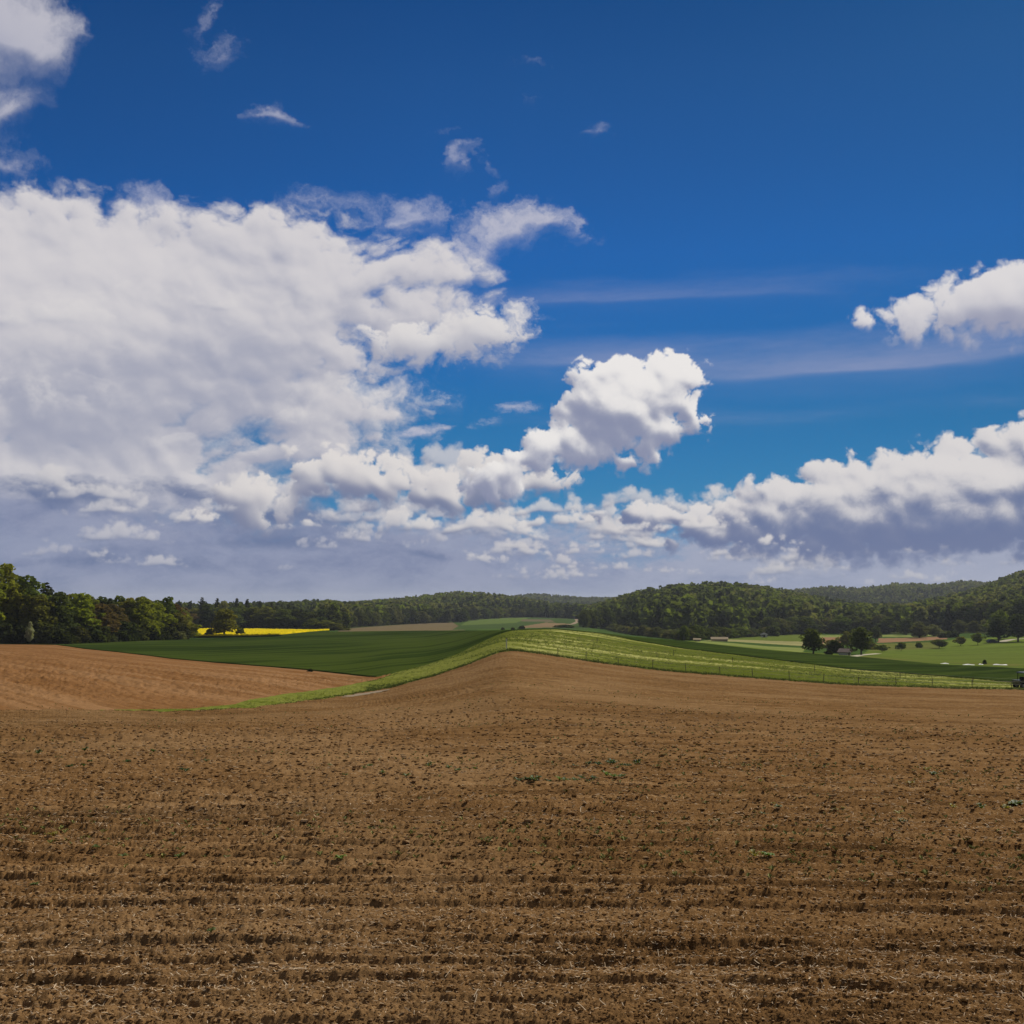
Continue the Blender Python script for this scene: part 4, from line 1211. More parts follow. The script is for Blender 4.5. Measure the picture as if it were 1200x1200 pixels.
# --- the yellow field
def build_rapeseed():
    m, nt, out = material('rapeseed_flowers')
    p = position(nt)
    n, _ = nt.noise(stretch(nt, p, 0.1, 20.0, 4.0), 1.0, 6, 0.7)
    n2, _ = nt.noise(p, 1.5, 4, 0.7, dim='3D')
    principled(nt, out, nt.mix(nt.step(n * 0.5 + n2 * 0.5, 0.34, 0.6), (0.30, 0.27, 0.006), (0.72, 0.53, 0.008)), 1.0, 0.0)
    stem = plain('rapeseed_stems', (0.05, 0.075, 0.015), 1.0, 0.0, 0.3, 2.0)
    xs = np.linspace(205, 386, 182)
    front = np.interp(xs, [205, 228, 270, 300, 330, 360, 380, 386], [748.5, 747.6, 747.4, 747.2, 746.2, 742.8, 741.0, 740.6])
    backy = np.interp(xs, [205, 228, 262, 300, 340, 370, 386], [739.2, 739.0, 739.0, 739.3, 740.0, 740.5, 740.4])
    rows = 40
    V = []
    A, D0, D1 = [], [], []
    for x, yf, yb in zip(xs, front, backy):
        X, Y, d0 = spot(x, yf, 250); _, _, d1 = spot(x, yb, 250)
        A.append(math.atan2(X, Y)); D0.append(d0); D1.append(max(d1, d0 + 2))
    A, D0, D1 = map(np.array, (A, D0, D1))
    k = np.ones(9) / 9
    D0 = np.convolve(np.pad(D0, 4, mode='edge'), k, 'valid'); D1 = np.convolve(np.pad(D1, 4, mode='edge'), k, 'valid')
    t = np.linspace(0, 1, rows)[:, None]
    D = D0 + (D1 - D0) * t; AA = np.broadcast_to(A, D.shape)
    X, Y = D * np.sin(AA), D * np.cos(AA)
    Zg = ground(AA, D)
    Zt = Zg + 1.0 + 0.10 * sample(BILLOW, X / 14, Y / 14)
    top = np.stack([X, Y, Zt], -1); foot = np.stack([X[:1], Y[:1], Zg[:1] - .2], -1)
    mid = np.stack([X[:1] * .9995, Y[:1] * .9995, Zg[:1] + 0.62], -1)
    V = np.concatenate([foot, mid, top], 0)
    f = grid_faces(rows + 2, len(xs))
    me = mesh_arrays('rapeseed_field', V.reshape(-1, 3), f)
    me.materials.append(m); me.materials.append(stem)
    idx = np.zeros(len(f), np.int32); idx[:len(xs) - 1] = 1
    me.polygons.foreach_set('material_index', idx)
    o = new_object('rapeseed_field', me)
    tag(o, 'bright yellow flowering rapeseed field below the second wood', 'rapeseed', kind='stuff')
build_rapeseed()

# --- pale paths lying on the land
def ribbon(name, pts, width, mat, lift=0.05, dmin=60.0, sub=8):
    P = [Vector((*spot(x, y, dmin)[:2], 0)) for x, y in pts]
    Q = []
    for a, b in zip(P[:-1], P[1:]):
        for i in range(sub): Q.append(a.lerp(b, i / sub))
    Q.append(P[-1])
    V, F = [], []
    for i, p in enumerate(Q):
        td = (Q[min(i + 1, len(Q) - 1)] - Q[max(i - 1, 0)]).normalized(); nrm = Vector((-td.y, td.x, 0))
        w = width(i / (len(Q) - 1)) if callable(width) else width
        for s in (-.5, .5):
            q = p + nrm * w * s
            V.append((q.x, q.y, float(ground_xy(q.x, q.y)) + lift))
        if i: F.append((2 * i - 2, 2 * i - 1, 2 * i + 1, 2 * i))
    o = part(name, (V, F), mat, None, True)
    o['kind'] = 'structure'
    return o
GRAVEL = plain('pale_gravel', (0.27, 0.21, 0.14), 1.0, 0.0, 0.3, 3.0)
DUST = plain('dusty_track', (0.42, 0.38, 0.27), 1.0, 0.0, 0.2, 1.0)
ribbon('gravel_patch', [(404, 817.6), (425, 813.8), (455, 808.2)], lambda t: 0.25 + 1.5 * math.sin(math.pi * t) ** 0.7 * (1 + .35 * math.sin(t * 23)), GRAVEL, 0.03, 70)
ribbon('field_road', [(660, 733), (671, 731.5), (677, 728.5), (675, 725.5)], 3.0, GRAVEL, 0.08, 500)
ribbon('hill_track', [(893, 727), (897, 721), (903, 713)], 3.2, DUST, 0.3, 560)
ribbon('valley_track', [(1000, 769.5), (1012, 767.5), (1030, 766.0)], 1.8, DUST, 0.05, 240)
ribbon('valley_track', [(1172, 752.5), (1185, 749.5), (1204, 748.5)], 4.0, DUST, 0.05, 240)

# --- fences
WOODPOST = plain('weathered_post', (0.11, 0.09, 0.065), 0.95, 0.05, 0.35, 9.0)
WIRE = plain('fence_wire', (0.16, 0.15, 0.14), 0.6, 0.3, 0.1, 4.0, 0.6)
def fence(name, pts, label, h, wires, off):
    base = []
    for px, d in pts:
        x, y, z = at_distance(px, d, 800); base.append(Vector((x, y, z)))
    f = thing(name, base[0], label, 'fence')
    r = random.Random(len(pts))
    first = None
    for i, b in enumerate(base):
        rel = b - base[0]
        if first is None:
            p0 = part('post', merge(bar((0, 0, -0.3), (0, 0, h), 0.036), bar((0, 0, h), (0, 0, h + .03), 0.026)), WOODPOST, f); first = p0; o = p0
        else:
            o = first.copy(); COL.objects.link(o); o.parent = f
        o.location = rel; o.rotation_euler = (r.uniform(-.06, .06), r.uniform(-.08, .08), r.uniform(0, 3)); o.scale = (1, 1, r.uniform(.85, 1.12))
    for k in wires:
        pts_w = []
        for i, b in enumerate(base):
            pts_w.append(b - base[0] + Vector((0, -.06, h * k)))
            if i < len(base) - 1: pts_w.append((b + base[i + 1]) / 2 - base[0] + Vector((0, -.06, h * k - .04)))
        V, F = tube_path(pts_w, [0.008] * len(pts_w), 4)
        part('wire', (V, F), WIRE, f, True)
d1 = lambda px: float(line_at(B1, np.array([bearing(px, 800)[0]]))[0][0])
fence('field_fence', [(px, d1(px) + 2.2) for px in (654, 687, 725, 765, 804, 844, 882, 925, 965, 1006, 1050, 1092, 1139, 1185, 1231, 1276)],
      'thin wire fence on dark posts along the edge of the bare field', 0.9, (0.55, 0.9), 0)
fence('meadow_fence', [(px, 0.45 * d1(px) + 0.55 * float(line_at(B2, np.array([bearing(px, 780)[0]]))[0][0])) for px in (700, 790, 859, 955, 1055, 1140, 1220)],
      'second sparse fence crossing the middle of the pale meadow strip', 0.85, (0.9,), 0)
x, y, z = at_distance(593.5, 128.0, 760)
stk = thing('marker_post', (x, y, z - .2), 'pale marker post standing on the crest where field and grass meet', 'post')
part('post', merge(bar((0, 0, 0), (0, 0, 1.35), 0.06), bar((0, 0, 1.35), (0, 0, 1.42), 0.045)), plain('pale_post', (0.45, 0.44, 0.38), 0.8, 0.1), stk)
part('cap', bar((0, 0, 1.42), (0, 0, 1.47), 0.075), WOODPOST, stk)

# --- vehicles
DARK_PAINT = plain('dark_paint', (0.018, 0.020, 0.024), 0.3, 0.5, 0.1, 2.0)
RUBBER = plain('tyre_rubber', (0.018, 0.018, 0.018), 0.9, 0.1)
STEEL = plain('wheel_rim', (0.25, 0.25, 0.26), 0.4, 0.5, 0.1, 4.0, 0.8)
GLASS = plain('dark_glass', (0.02, 0.028, 0.032), 0.08, 0.6, 0.05, 1.0)
LAMP = plain('lamp_glass', (0.55, 0.55, 0.5), 0.15, 0.6, 0.05, 1.0)
def wheel(parent, x, y, r, w):
    prof = [(r * .55, -w / 2), (r * .93, -w / 2), (r, -w * .32), (r, w * .32), (r * .93, w / 2), (r * .55, w / 2)]
    n, V, F = 20, [], []
    for i in range(n):
        a = 2 * math.pi * i / n
        for q, yy in prof: V.append((x + q * math.cos(a), y + yy, r + q * math.sin(a)))
    k = len(prof)
    for i in range(n):
        for j in range(k - 1): F.append((i * k + j, i * k + j + 1, ((i + 1) % n) * k + j + 1, ((i + 1) % n) * k + j))
    o = part('wheel', (V, F), RUBBER, parent, True)
    part('rim', bar((x, y - w * .42, r), (x, y + w * .42, r), r * .56, 16), STEEL, o)
def car(loc, rot, label):
    c = thing('parked_car', loc, label, 'car', rot)
    low = [(-2.05, .35), (-2.1, .62), (-1.95, .88), (-1.0, .95), (1.1, .92), (1.95, .78), (2.12, .58), (2.1, .32), (1.7, .28), (-1.7, .28)]
    cab = [(-1.75, .92), (-1.25, 1.40), (-.6, 1.46), (.35, 1.42), (1.05, .93)]
    body = merge(prism_y(low, -.86, .86), prism_y(cab, -.72, .72))
    b = part('body', body, DARK_PAINT, c)
    for s in (-1, 1):
        g = [(-1.45, .98), (-1.12, 1.33), (-.1, 1.36), (-.1, .98)]; g2 = [(0, .98), (0, 1.36), (.32, 1.33), (.85, .98)]
        part('side_window', merge(prism_y(g, s * .725 - .004, s * .725 + .004), prism_y(g2, s * .725 - .004, s * .725 + .004)), GLASS, c)
        part('headlight', box(2.02, 2.11, s * .62 - .16, s * .62 + .16, .58, .70), LAMP, c)
    wv = [(1.06, -.62, .97), (1.06, .62, .97), (.42, .58, 1.40), (.42, -.58, 1.40)]
    part('windscreen', (wv, [(0, 1, 2, 3)]), GLASS, c)
    for x in (-1.28, 1.32):
        for s in (-1, 1): wheel(c, x, s * .78, .31, .2)
    return c
x, y, d = spot(1163, 753.6, 250)
car((x, y, float(ground_xy(x, y))), 0.15, 'dark car parked beneath the dark tree on the far right')
def buggy(loc, rot):
    c = thing('farm_buggy', loc, 'small dark vehicle with a flat roof at the right edge, by the pale meadow fence', 'vehicle', rot)
    hull = [(-1.25, .45), (-1.3, .92), (-.35, .92), (-.3, .62), (.35, .60), (.5, .95), (1.2, .82), (1.3, .5), (1.05, .38), (-1.0, .38)]
    part('body', prism_y(hull, -.62, .62), DARK_PAINT, c)
    part('roof', merge(prism_y([(-.72, 1.66), (-.6, 1.76), (.62, 1.76), (.78, 1.66)], -.66, .66)), DARK_PAINT, c)
    cage = []
    for s in (-1, 1):
        cage += [bar((-.6, s * .58, .85), (-.55, s * .56, 1.68), .035), bar((.62, s * .58, .85), (.45, s * .56, 1.68), .035)]
    part('roll_cage', merge(*cage), RUBBER, c)
    part('seat', merge(box(-.35, .1, -.5, .5, .62, .82), box(-.42, -.3, -.5, .5, .82, 1.25)), RUBBER, c)
    for x in (-.85, .85):
        for s in (-1, 1): wheel(c, x, s * .56, .34, .26)
x, y, d = spot(1204, 802.5, 120)
x, y, z = at_distance(1202.5, 132.0, 800)
buggy((x, y, z), 0.25)

# --- huts and houses far across the valley
PLASTER = plain('white_plaster', (0.48, 0.45, 0.40), 0.9, 0.1, 0.08, 1.0)
PLANK = plain('pale_planks', (0.38, 0.31, 0.22), 0.9, 0.1, 0.2, 3.0)
SAND = plain('sandy_boards', (0.36, 0.28, 0.17), 0.9, 0.1, 0.2, 3.0)
TILE = plain('faded_tiles', (0.17, 0.13, 0.11), 0.9, 0.1, 0.25, 2.0)
SLATE = plain('grey_roof', (0.30, 0.29, 0.27), 0.8, 0.2, 0.2, 2.0)
DOOR = plain('dark_door', (0.06, 0.045, 0.035), 0.8, 0.2)
def hut(name, px, py, w, dep, h, rh, rot, wall_mat, roof_mat, label, cat, dmin=250.0, windows=2):
    x, y, d = spot(px, py, dmin)
    b = thing(name, (x, y, float(ground_xy(x, y)) - .1), label, cat, rot)
    gable = [(-w / 2, 0), (w / 2, 0), (w / 2, h), (0, h + rh), (-w / 2, h)]
    W = part('wall', prism_y(gable, -dep / 2, dep / 2), wall_mat, b)
    o = .3
    sl = rh / (w / 2)
    roof = [(-w / 2 - o, h - o * sl + .02), (0, h + rh + .02), (w / 2 + o, h - o * sl + .02), (w / 2 + o, h - o * sl + .16), (0, h + rh + .18), (-w / 2 - o, h - o * sl + .16)]
    part('roof', prism_y(roof, -dep / 2 - .3, dep / 2 + .3), roof_mat, b)
    dr = part('door', box(-.5, .5, -dep / 2 - .05, -dep / 2 + .02, 0.05, min(2.0, h * .92)), DOOR, b)
    part('handle', box(.3, .36, -dep / 2 - .09, -dep / 2 - .05, .95, 1.05), STEEL, dr)
    for i in range(windows):
        s = -1 if i == 0 else 1
        xx = s * w * .32
        fr = part('window', box(xx - .4, xx + .4, -dep / 2 - .04, -dep / 2 + .02, h * .45, h * .85), PLASTER, b)
        part('pane', box(xx - .33, xx + .33, -dep / 2 - .06, -dep / 2 - .041, h * .49, h * .81), GLASS, fr)
        wx = s * (w / 2)
    return b
hut('garden_shed', 990, 767.8, 2.3, 2.0, .85, .6, 0.9, PLASTER, TILE, 'pale low shed with a faded roof tucked between two dark trees', 'shed', 240)
hut('garden_hut', 997.5, 757.0, 1.7, 1.7, 2.2, .6, 0.6, PLASTER, SLATE, 'small white hut peeping out behind the dark tree right of the shed', 'hut', 300, 0)
hut('field_barn', 843, 751.3, 2.6, 5.6, .8, .6, 1.45, SAND, SAND, 'long low pale barn in front of the hedge right of the crest', 'barn', 380)
hut('field_hut', 817, 751.4, 1.6, 2.0, .6, .3, 1.3, SAND, SAND, 'small pale hut left of the long low barn, by the hedge', 'hut', 340, 0)
hut('white_house', 895.5, 746.8, 2.8, 2.6, 1.4, .6, -0.2, PLASTER, SLATE, 'small white house low in the hedge beside the round bush', 'house', 420, 1)
hut('white_cottage', 895.5, 741.0, 2.2, 3.0, 3.0, 1.0, 0.1, PLASTER, SLATE, 'narrow white gable among the trees above the small white house', 'house', 520, 1)

# --- low white sheets in the meadow
SHEET = plain('white_sheeting', (0.55, 0.55, 0.50), 0.6, 0.3, 0.08, 1.0)
def sheet(px, py, wpx, label, seed):
    x, y, d = spot(px, py, 200)
    L = px_size(d, wpx); r = np.random.default_rng(seed)
    nx, ny = 24, 8
    u = np.linspace(-.5, .5, nx)[None, :]; v = np.linspace(-.5, .5, ny)[:, None]
    z = np.sqrt(np.clip(1 - (2 * v) ** 2, 0, 1)) * (0.17 + 0.04 * np.sin(u * 9 + seed)) * np.clip(1 - (2 * u) ** 6, 0.05, 1)
    X = np.broadcast_to(u * L, z.shape) + r.normal(0, .01, z.shape); Y = np.broadcast_to(v * 1.5, z.shape) + 0.2 * np.sin(u * 9 + seed)
    V = np.stack([X, Y, z - .04], -1).reshape(-1, 3)
    me = mesh_arrays('white_sheet', V, grid_faces(ny, nx))
    o = new_object('white_sheet', me, SHEET)
    o.location = (x, y, float(ground_xy(x, y))); o.rotation_euler = (0, 0, -bearing(px, py)[0])
    tag(o, label, 'sheet', 'low white sheets lying in the meadow')
sheet(1107, 777.8, 9.5, 'low white sheet in the meadow, leftmost of the row', 1)
sheet(1135, 779.2, 13, 'longest low white sheet in the middle of the meadow row', 2)
sheet(1149.5, 778.8, 5, 'short low white sheet just left of the tiny dark bush', 3)
sheet(1172, 779.3, 15, 'low white sheet in the meadow, rightmost of the row', 4)
# ------------------------------------------------------------------ what lies on the bare field
def scatter(n, d0, d1, seed, power=1.0, span=36.0):
    """points on the field in view, more of them near the eye"""
    r = np.random.default_rng(seed)
    u = r.random(n)
    d = d0 * (d1 / d0) ** (u ** power)
    a = r.uniform(-R(span), R(span), n)
    return d * np.sin(a), d * np.cos(a), d, r

def rot_frames(n, r, tilt):
    a = r.uniform(0, 2 * math.pi, n)
    t = np.stack([np.cos(a), np.sin(a), r.normal(0, tilt, n)], -1); t /= np.linalg.norm(t, axis=1)[:, None]
    up = np.stack([r.normal(0, .3, n), r.normal(0, .3, n), np.ones(n)], -1)
    b = np.cross(up, t); b /= np.linalg.norm(b, axis=1)[:, None]
    return t, b, np.cross(t, b)

def build_straw():
    m, nt, out = material('dry_straw')
    a = nt.node('ShaderNodeVertexColor', layer_name='tint')
    principled(nt, out, S(nt, a.outputs[0]), 0.85, 0.1)
    V, F, C = [], [], []
    for n, d0, d1, seed, lmin, lmax, wid in ((80000, 4.4, 46, 1, .012, .05, .0040), (9000, 4.4, 45, 4, .025, .075, .0034), (500, 4.4, 60, 2, .06, .15, .0048), (18000, 14.0, 75, 3, .03, .10, .006)):
        x, y, d, r = scatter(n, d0, d1, seed, 0.95)
        # straw gathers in drifts
        keep = sample(FBM, x / 16.0 + .1, y / 7.0) + r.normal(0, .8, n) > -0.35
        x, y, d = x[keep], y[keep], d[keep]; n = len(x)
        L = lmin + (lmax - lmin) * r.random(n) ** 2.0; w = wid * r.uniform(.6, 1.3, n) * (1 + d / 40)
        t, b, nn = rot_frames(n, r, 0.30)
        bend = r.normal(0, .12, n) * L; bend2 = r.normal(0, .13, n) * L
        z = soil_height(x, y) + 0.006 + np.abs(t[:, 2]) * L * .35
        c = np.stack([x, y, z], -1)
        seg = []
        for k, s in enumerate((-.5, -.15, .2, .5)):
            q = c + t * (L * s)[:, None] + nn * (bend * (s * s - .1))[:, None] + b * (bend2 * (s * s))[:, None]
            seg.append(q - b * (w * .5)[:, None] + nn * 0); seg.append(q + b * (w * .5)[:, None])
        P = np.stack(seg, 1)
        o = sum(len(v) for v in V)
        base = np.arange(n)[:, None] * 8 + o
        for k in (0, 2, 4): F.append(np.stack([base[:, 0] + k, base[:, 0] + k + 1, base[:, 0] + k + 3, base[:, 0] + k + 2], -1))
        V.append(P.reshape(-1, 3))
        tone = r.random(n)[:, None]
        col = np.array([.26, .16, .08]) * (1 - tone) + np.array([.60, .47, .31]) * tone
        C.append(np.repeat(col, 8, axis=0))
    me = mesh_arrays('straw_litter', np.concatenate(V), np.concatenate(F), smooth=False, color=np.concatenate(C))
    o = new_object('straw_litter', me, m)
    tag(o, 'bleached straw and stalk bits littering the bare ploughed field', 'straw', kind='stuff')
build_straw()

def clod_shape(seed):
    """a small rough clod of about unit radius, flattened"""
    bm = bmesh.new()
    bmesh.ops.create_icosphere(bm, subdivisions=1, radius=1.0)
    r = random.Random(seed)
    for v in bm.verts:
        v.co *= r.uniform(0.68, 1.22); v.co.z *= 0.62
    V = np.array([v.co[:] for v in bm.verts]); F = np.array([[v.index for v in f.verts] for f in bm.faces])
    bm.free()
    return V, F
def build_clods():
    """crumbs and clods, finer near the eye; damp ones dark, dry ones pale"""
    m, nt, out = material('soil_crumbs')
    a = nt.node('ShaderNodeVertexColor', layer_name='tint')
    n, _ = nt.noise(position(nt), 140.0, 3, 0.7, dim='3D')
    principled(nt, out, nt.scale(S(nt, a.outputs[0]), nt.lin(n, .3, .7, .7, 1.3)), 1.0, 0.0)
    protos = [clod_shape(i) for i in range(10)]
    r = np.random.default_rng(9)
    n = 140000
    d = 1.0 / r.uniform(1 / 48.0, 1 / 4.3, n)
    az = r.uniform(-R(36.0), R(36.0), n)
    x, y = d * np.sin(az), d * np.cos(az)
    size = d / F_PX * (0.75 + 1.5 * r.random(n) ** 2.2)
    size[r.random(n) < 0.02] *= 1.8
    size = np.minimum(size, 0.040)
    z = soil_height(x, y) + size * r.uniform(-.15, .22, n)
    rowy = sample(FBM_FINE, x / 6.0 + .3, furrow_phase(x, y) / 1.5)
    tone = np.clip(0.50 + 0.12 * rowy + r.normal(0, .23, n), 0, 1)[:, None]
    dark, mid, pale = np.array([.058, .031, .012]), np.array([.186, .100, .039]), np.array([.43, .29, .155])
    col = np.where(tone < .5, dark + (mid - dark) * tone * 2, mid + (pale - mid) * (tone * 2 - 1))
    V, F, C, off = [], [], [], 0
    for k, (pv, pf) in enumerate(protos):
        i = np.arange(k, n, 10)
        ang = r.uniform(-.5, .5, len(i)); c, s_ = np.cos(ang)[:, None], np.sin(ang)[:, None]
        sx = (size[i] * r.uniform(.9, 1.9, len(i)))[:, None]; sy = size[i][:, None]
        ax, ay = pv[None, :, 0] * sx, pv[None, :, 1] * sy
        q = np.stack([ax * c - ay * s_ + x[i][:, None], ax * s_ + ay * c + y[i][:, None], pv[None, :, 2] * size[i][:, None] + z[i][:, None]], -1)
        V.append(q.reshape(-1, 3))
        F.append((pf[None] + (np.arange(len(i)) * len(pv))[:, None, None] + off).reshape(-1, 3))
        C.append(np.repeat(col[i], len(pv), axis=0)); off += len(i) * len(pv)
    me = mesh_arrays('soil_clods', np.concatenate(V), np.concatenate(F), smooth=False, color=np.concatenate(C))
    o = new_object('soil_clods', me, m)
    tag(o, 'loose brown crumbs and clods strewn over the bare ploughed field', 'soil clods', kind='stuff')
build_clods()

# --- weeds
def weed_mesh(name, seed, n, size, up):
    r = np.random.default_rng(seed)
    V, F = [], []
    for i in range(n):
        a = i * 2.39996 + r.uniform(-.3, .3); L = size * r.uniform(.55, 1.1); w = L * r.uniform(.20, .30)
        e = up * r.uniform(.5, 1.3)
        t = np.array([math.cos(a), math.sin(a), 0]); b = np.array([-math.sin(a), math.cos(a), 0])
        rows = []
        for s, ww, zz in ((0, .12, 0), (.3, .8, e * .45), (.6, 1.0, e * .75), (.85, .62, e * .72), (1.0, .05, e * .5)):
            c = t * L * s + np.array([0, 0, L * zz])
            fold = np.array([0, 0, w * .35 * ww])
            rows.append([c - b * w * ww + fold, c, c + b * w * ww + fold])
        o = len(V)
        for q in rows: V += q
        for k in range(4):
            for j in range(2): F.append((o + k * 3 + j, o + k * 3 + j + 1, o + k * 3 + j + 4, o + k * 3 + j + 3))
    return mesh_arrays(name, np.array(V), np.array(F))
def weed_material():
    m, nt, out = material('weed_leaves')
    a = nt.node('ShaderNodeAttribute', attribute_type='OBJECT', attribute_name='tint')
    n, _ = nt.noise(position(nt), 30.0, 3, 0.6, dim='3D')
    c = nt.scale(S(nt, a.outputs['Color']), nt.lin(n, .3, .7, .7, 1.35))
    d = nt.node('ShaderNodeBsdfPrincipled'); nt.put(d.inputs['Base Color'], c); d.inputs['Roughness'].default_value = .6; d.inputs['Specular IOR Level'].default_value = .2
    tl = nt.node('ShaderNodeBsdfTranslucent'); nt.put(tl.inputs[0], nt.vmath('MULTIPLY', c, (1.3, 1.3, .5)))
    mx = nt.node('ShaderNodeMixShader'); mx.inputs[0].default_value = .3
    nt.t.links.new(d.outputs[0], mx.inputs[1]); nt.t.links.new(tl.outputs[0], mx.inputs[2]); nt.t.links.new(mx.outputs[0], out.inputs[0])
    return m
WEED = weed_material()
WEEDS = [weed_mesh('weed', 1, 13, 1.0, .55), weed_mesh('weed', 2, 17, 1.0, .4), weed_mesh('weed', 3, 10, 1.0, .9)]
for me in WEEDS: me.materials.append(WEED)
def weed(px, py, rpx, tint, k, label, group=None):
    x, y, d = spot(px, py, 3.5)
    o = bpy.data.objects.new('weed', WEEDS[k]); COL.objects.link(o)
    r = px_size(d, rpx * 0.8)
    o.location = (x, y, float(soil_height(np.array([x]), np.array([y]))[0]) + .004)
    o.scale = (r, r, r * (1 + d / 120)); o.rotation_euler = (0, 0, px * 1.7)
    o['tint'] = [float(v) for v in tint]
    tag(o, label, 'weed', group)
FRESH, DULL, DEEP, YEL = (0.13, 0.20, 0.03), (0.10, 0.13, 0.03), (0.05, 0.085, 0.02), (0.26, 0.22, 0.04)
NEARW = 'weeds sprouting singly in the foreground soil'
weed(399, 1011, 9, FRESH, 0, 'bright green weed rosette alone on the soil left of centre', NEARW)
weed(145, 1001, 9, DULL, 1, 'dark green weed tuft, left one of two at the left foreground', NEARW)
weed(210, 1005, 9, DULL, 2, 'dark green weed tuft, right one of two at the left foreground', NEARW)
weed(266, 1001, 6, DULL, 0, 'small faint weed right of the two dark tufts', NEARW)
weed(112, 998, 6, DULL, 0, 'small faint weed left of the two dark tufts', NEARW)
weed(62, 984, 8, YEL, 2, 'pale yellowish weed near the left edge of the field', NEARW)
weed(247, 1100, 8, DULL, 2, 'small dark weed low in the left foreground', NEARW)
weed(40, 1040, 7, DULL, 1, 'flat yellowish weed by the left edge, below the pale one', NEARW)
weed(884, 1000, 11, YEL, 2, 'yellow-green leafy weed on the right half of the foreground', NEARW)
weed(900, 1005, 11, FRESH, 1, 'green weed touching the yellow-green one on the right half', NEARW)
weed(896, 953, 9, DULL, 1, 'grey-green weed above the yellow-green pair on the right', NEARW)
weed(912, 950, 7, DULL, 0, 'smaller weed just right of the grey-green one', NEARW)
weed(630, 1003, 6, YEL, 0, 'small yellowish weed right of centre in the soil', NEARW)
weed(1190, 947, 12, DULL, 1, 'spreading green weed near the right edge of the field', NEARW)
weed(1150, 952, 8, DULL, 2, 'small green weed left of the spreading one near the right edge', NEARW)
rr = random.Random(3)
for i in range(9): weed(676 + i * 9 + rr.uniform(-4, 4), 896 + rr.uniform(-3, 3), rr.uniform(5, 9), DEEP, i % 3, 'dark green weed in the short dark row in the middle of the field', 'upper row of dark weeds')
for i in range(14): weed(608 + i * 9 + rr.uniform(-4, 4), 916 + rr.uniform(-3, 3), rr.uniform(5, 9), rr.choice([DULL, FRESH, DEEP]), i % 3, 'green weed in the long weedy row in the middle of the field', 'long row of green weeds')
for i in range(12): weed(rr.uniform(380, 560), rr.uniform(897, 912), rr.uniform(4, 7), DULL, i % 3, 'low green weed in the loose patch left of the middle of the field', 'loose weed patch left of the middle')
for i in range(12): weed(rr.uniform(40, 260), rr.uniform(872, 905), rr.uniform(4, 7), DEEP, i % 3, 'dark weed in the loose patch at the upper left of the field', 'loose weed patch at the upper left')
for i in range(14): weed(rr.uniform(880, 1198), rr.uniform(895, 960), rr.uniform(4, 8), rr.choice([DULL, YEL]), i % 3, 'small yellow-green weed scattered on the right side of the field', 'weeds scattered on the right')

def build_seedlings():
    """a thin green flush of seedlings in the far half of the field"""
    m, nt, out = material('seedling_leaves')
    a = nt.node('ShaderNodeVertexColor', layer_name='tint')
    principled(nt, out, S(nt, a.outputs[0]), 0.8, 0.1)
    x, y, d, r = scatter(14500, 10.0, 62.0, 21, 0.8)
    k = sample(FBM, x / 30.0 + .4, furrow_phase(x, y) / 12.0)
    right = sstep(x / y, -0.25, 0.35)
    keep = k + r.normal(0, .6, len(x)) + 0.9 * (right - .5) > 0.75
    x, y, d = x[keep], y[keep], d[keep]; n = len(x)
    z = soil_height(x, y)
    s = (0.02 + 0.035 * r.random(n)) * (1 + d / 60)
    V = []
    for j in range(3):
        a_ = r.uniform(0, 6.28, n)
        t = np.stack([np.cos(a_), np.sin(a_), np.zeros(n)], -1); b = np.stack([-np.sin(a_), np.cos(a_), np.zeros(n)], -1)
        c = np.stack([x, y, z], -1)
        up = np.array([0, 0, 1.0])
        e = (s * r.uniform(.5, 1.1, n))[:, None]
        V.append(np.stack([c, c + t * e * .5 + b * e * .3 + up * e * .6, c + t * e + up * e * .7, c + t * e * .5 - b * e * .3 + up * e * .6], 1))
    V = np.concatenate(V).reshape(-1, 3)
    tone = r.random(3 * n)[:, None]
    C = np.repeat(np.array([.13, .14, .03]) * (1 - tone) + np.array([.27, .25, .07]) * tone, 4, axis=0)
    me = mesh_arrays('seedlings', V, np.arange(len(V), dtype=np.int32).reshape(-1, 4), smooth=False, color=C)
    o = new_object('seedlings', me, m)
    tag(o, 'thin flush of tiny green seedlings in the middle distance of the bare field', 'seedlings', kind='stuff')
build_seedlings()

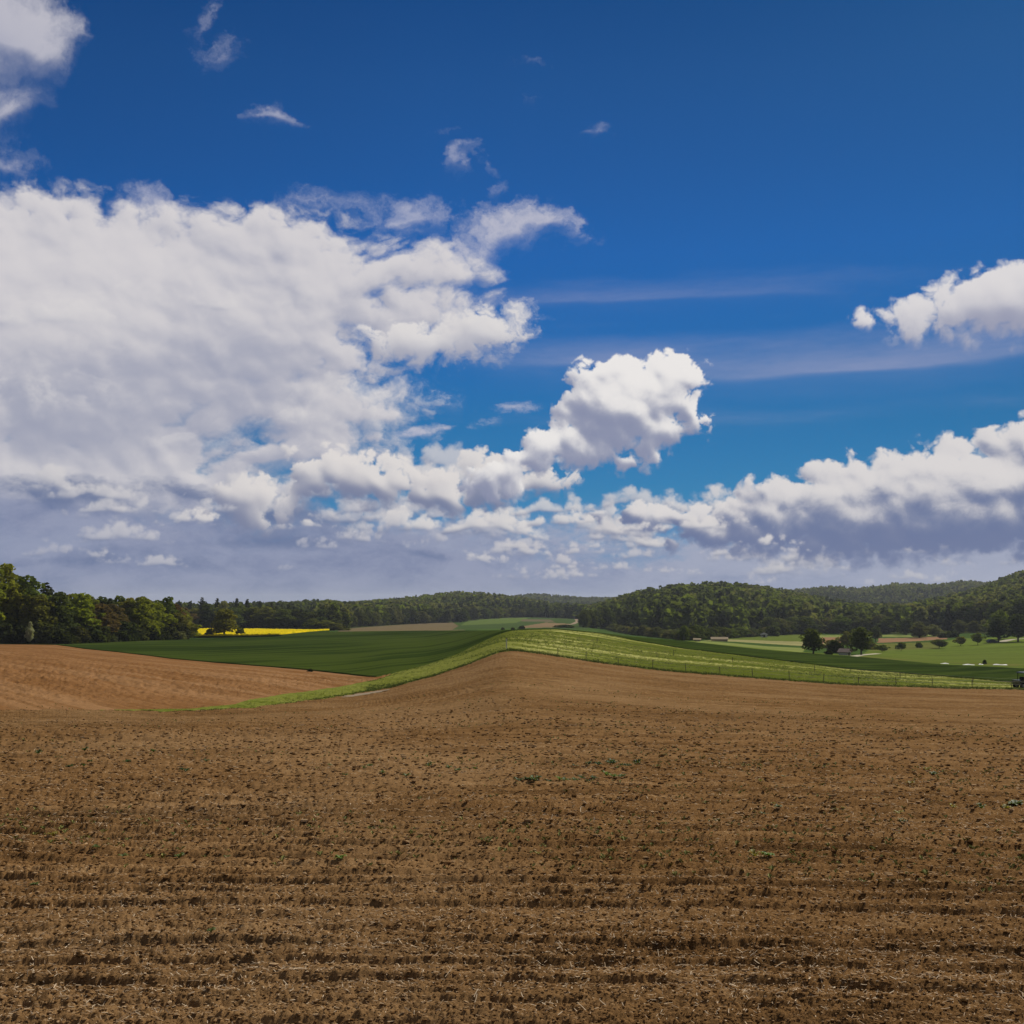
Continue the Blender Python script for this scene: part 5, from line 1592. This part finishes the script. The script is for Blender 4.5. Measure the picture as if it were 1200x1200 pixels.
def build_tufts():
    """rough grass along the field edge and through the pale meadow"""
    m, nt, out = material('grass_blades')
    a = nt.node('ShaderNodeVertexColor', layer_name='tint')
    d_ = nt.node('ShaderNodeBsdfDiffuse'); nt.put(d_.inputs[0], S(nt, a.outputs[0]))
    tl = nt.node('ShaderNodeBsdfTranslucent'); nt.put(tl.inputs[0], S(nt, a.outputs[0]))
    mx = nt.node('ShaderNodeMixShader'); mx.inputs[0].default_value = .35
    nt.t.links.new(d_.outputs[0], mx.inputs[1]); nt.t.links.new(tl.outputs[0], mx.inputs[2]); nt.t.links.new(mx.outputs[0], out.inputs[0])
    r = np.random.default_rng(77)
    n1, n2 = 6500, 16000
    a0, a1 = bearing(165, 832)[0], R(27)
    az = r.uniform(a0, a1, n1)
    dist = line_at(B1, az)[0] + np.abs(r.normal(0, 1.6, n1)) - 0.35
    wide = sstep(az, bearing(60, 830)[0], bearing(330, 825)[0])
    dist = np.where(r.random(n1) < wide + .35, dist, line_at(B1, az)[0] + 0.2)
    az2 = r.uniform(bearing(430, 800)[0], R(27), n2)
    lo, hi = line_at(B1, az2)[0], line_at(B2, az2)[0]
    dist2 = lo + (hi - lo) * r.random(n2)
    A = np.concatenate([az, az2]); D = np.concatenate([dist, dist2]); n = len(A)
    x, y = D * np.sin(A), D * np.cos(A); z = ground(A, D)
    edge = np.arange(n) < n1
    h = np.where(edge, r.uniform(.04, .26, n) * (D / 125.0) ** 1.4, r.uniform(.05, .2, n))
    V, C = [], []
    tone = sample(FBM, x / 40.0, y / 14.0)
    pale = sstep(tone + r.normal(0, .3, n), -0.8, 0.5)
    for j in range(4):
        q = r.uniform(0, 6.28, n); s = h * r.uniform(.3, .7, n)
        t = np.stack([np.cos(q), np.sin(q), np.zeros(n)], -1)
        c = np.stack([x + r.normal(0, .08, n), y + r.normal(0, .08, n), z - .03], -1)
        b = np.stack([-np.sin(q), np.cos(q), np.zeros(n)], -1) * (h * .16)[:, None]
        up = np.array([0, 0, 1.0])
        V.append(np.stack([c - b, c + b, c + t * (s * .4)[:, None] + up * (h * .7)[:, None] + b * .6, c + t * s[:, None] * .9 + up * h[:, None]], 1))
        col = np.where(edge[:, None], np.array([.065, .085, .018]), np.array([.11, .14, .028]))
        p = (pale * np.where(edge, .25, 1.0) * (0.08 + 0.92 * sstep(A, bearing(590, 750)[0], bearing(660, 750)[0])))[:, None]
        col = col * (1 - p) + np.array([.24, .235, .085]) * p
        C.append(np.repeat(col * r.uniform(.75, 1.25, n)[:, None], 4, axis=0))
    V = np.concatenate(V).reshape(-1, 3)
    me = mesh_arrays('rough_grass', V, np.arange(len(V), dtype=np.int32).reshape(-1, 4), smooth=False, color=np.concatenate(C))
    o = new_object('rough_grass', me, m)
    tag(o, 'rough mixed grass fringing the bare field and covering the pale meadow', 'grass', kind='stuff')
build_tufts()
# ------------------------------------------------------------------ air
def build_haze():
    V, F = box(-9500, 9500, -9500, 9500, -75.0, 58.0)
    me = bpy.data.meshes.new('haze')
    me.from_pydata(V, [], F); me.update()
    m, nt, out = material('haze')
    v = nt.node('ShaderNodeVolumePrincipled')
    v.inputs['Color'].default_value = (0.80, 0.86, 0.95, 1.0)
    v.inputs['Density'].default_value = 0.00008
    v.inputs['Anisotropy'].default_value = 0.2
    nt.t.links.new(v.outputs[0], out.inputs['Volume'])
    o = new_object('haze', me, m)
    o['kind'] = 'stuff'; o['label'] = 'thin blue haze of the air over the far hills'; o['category'] = 'haze'
build_haze()
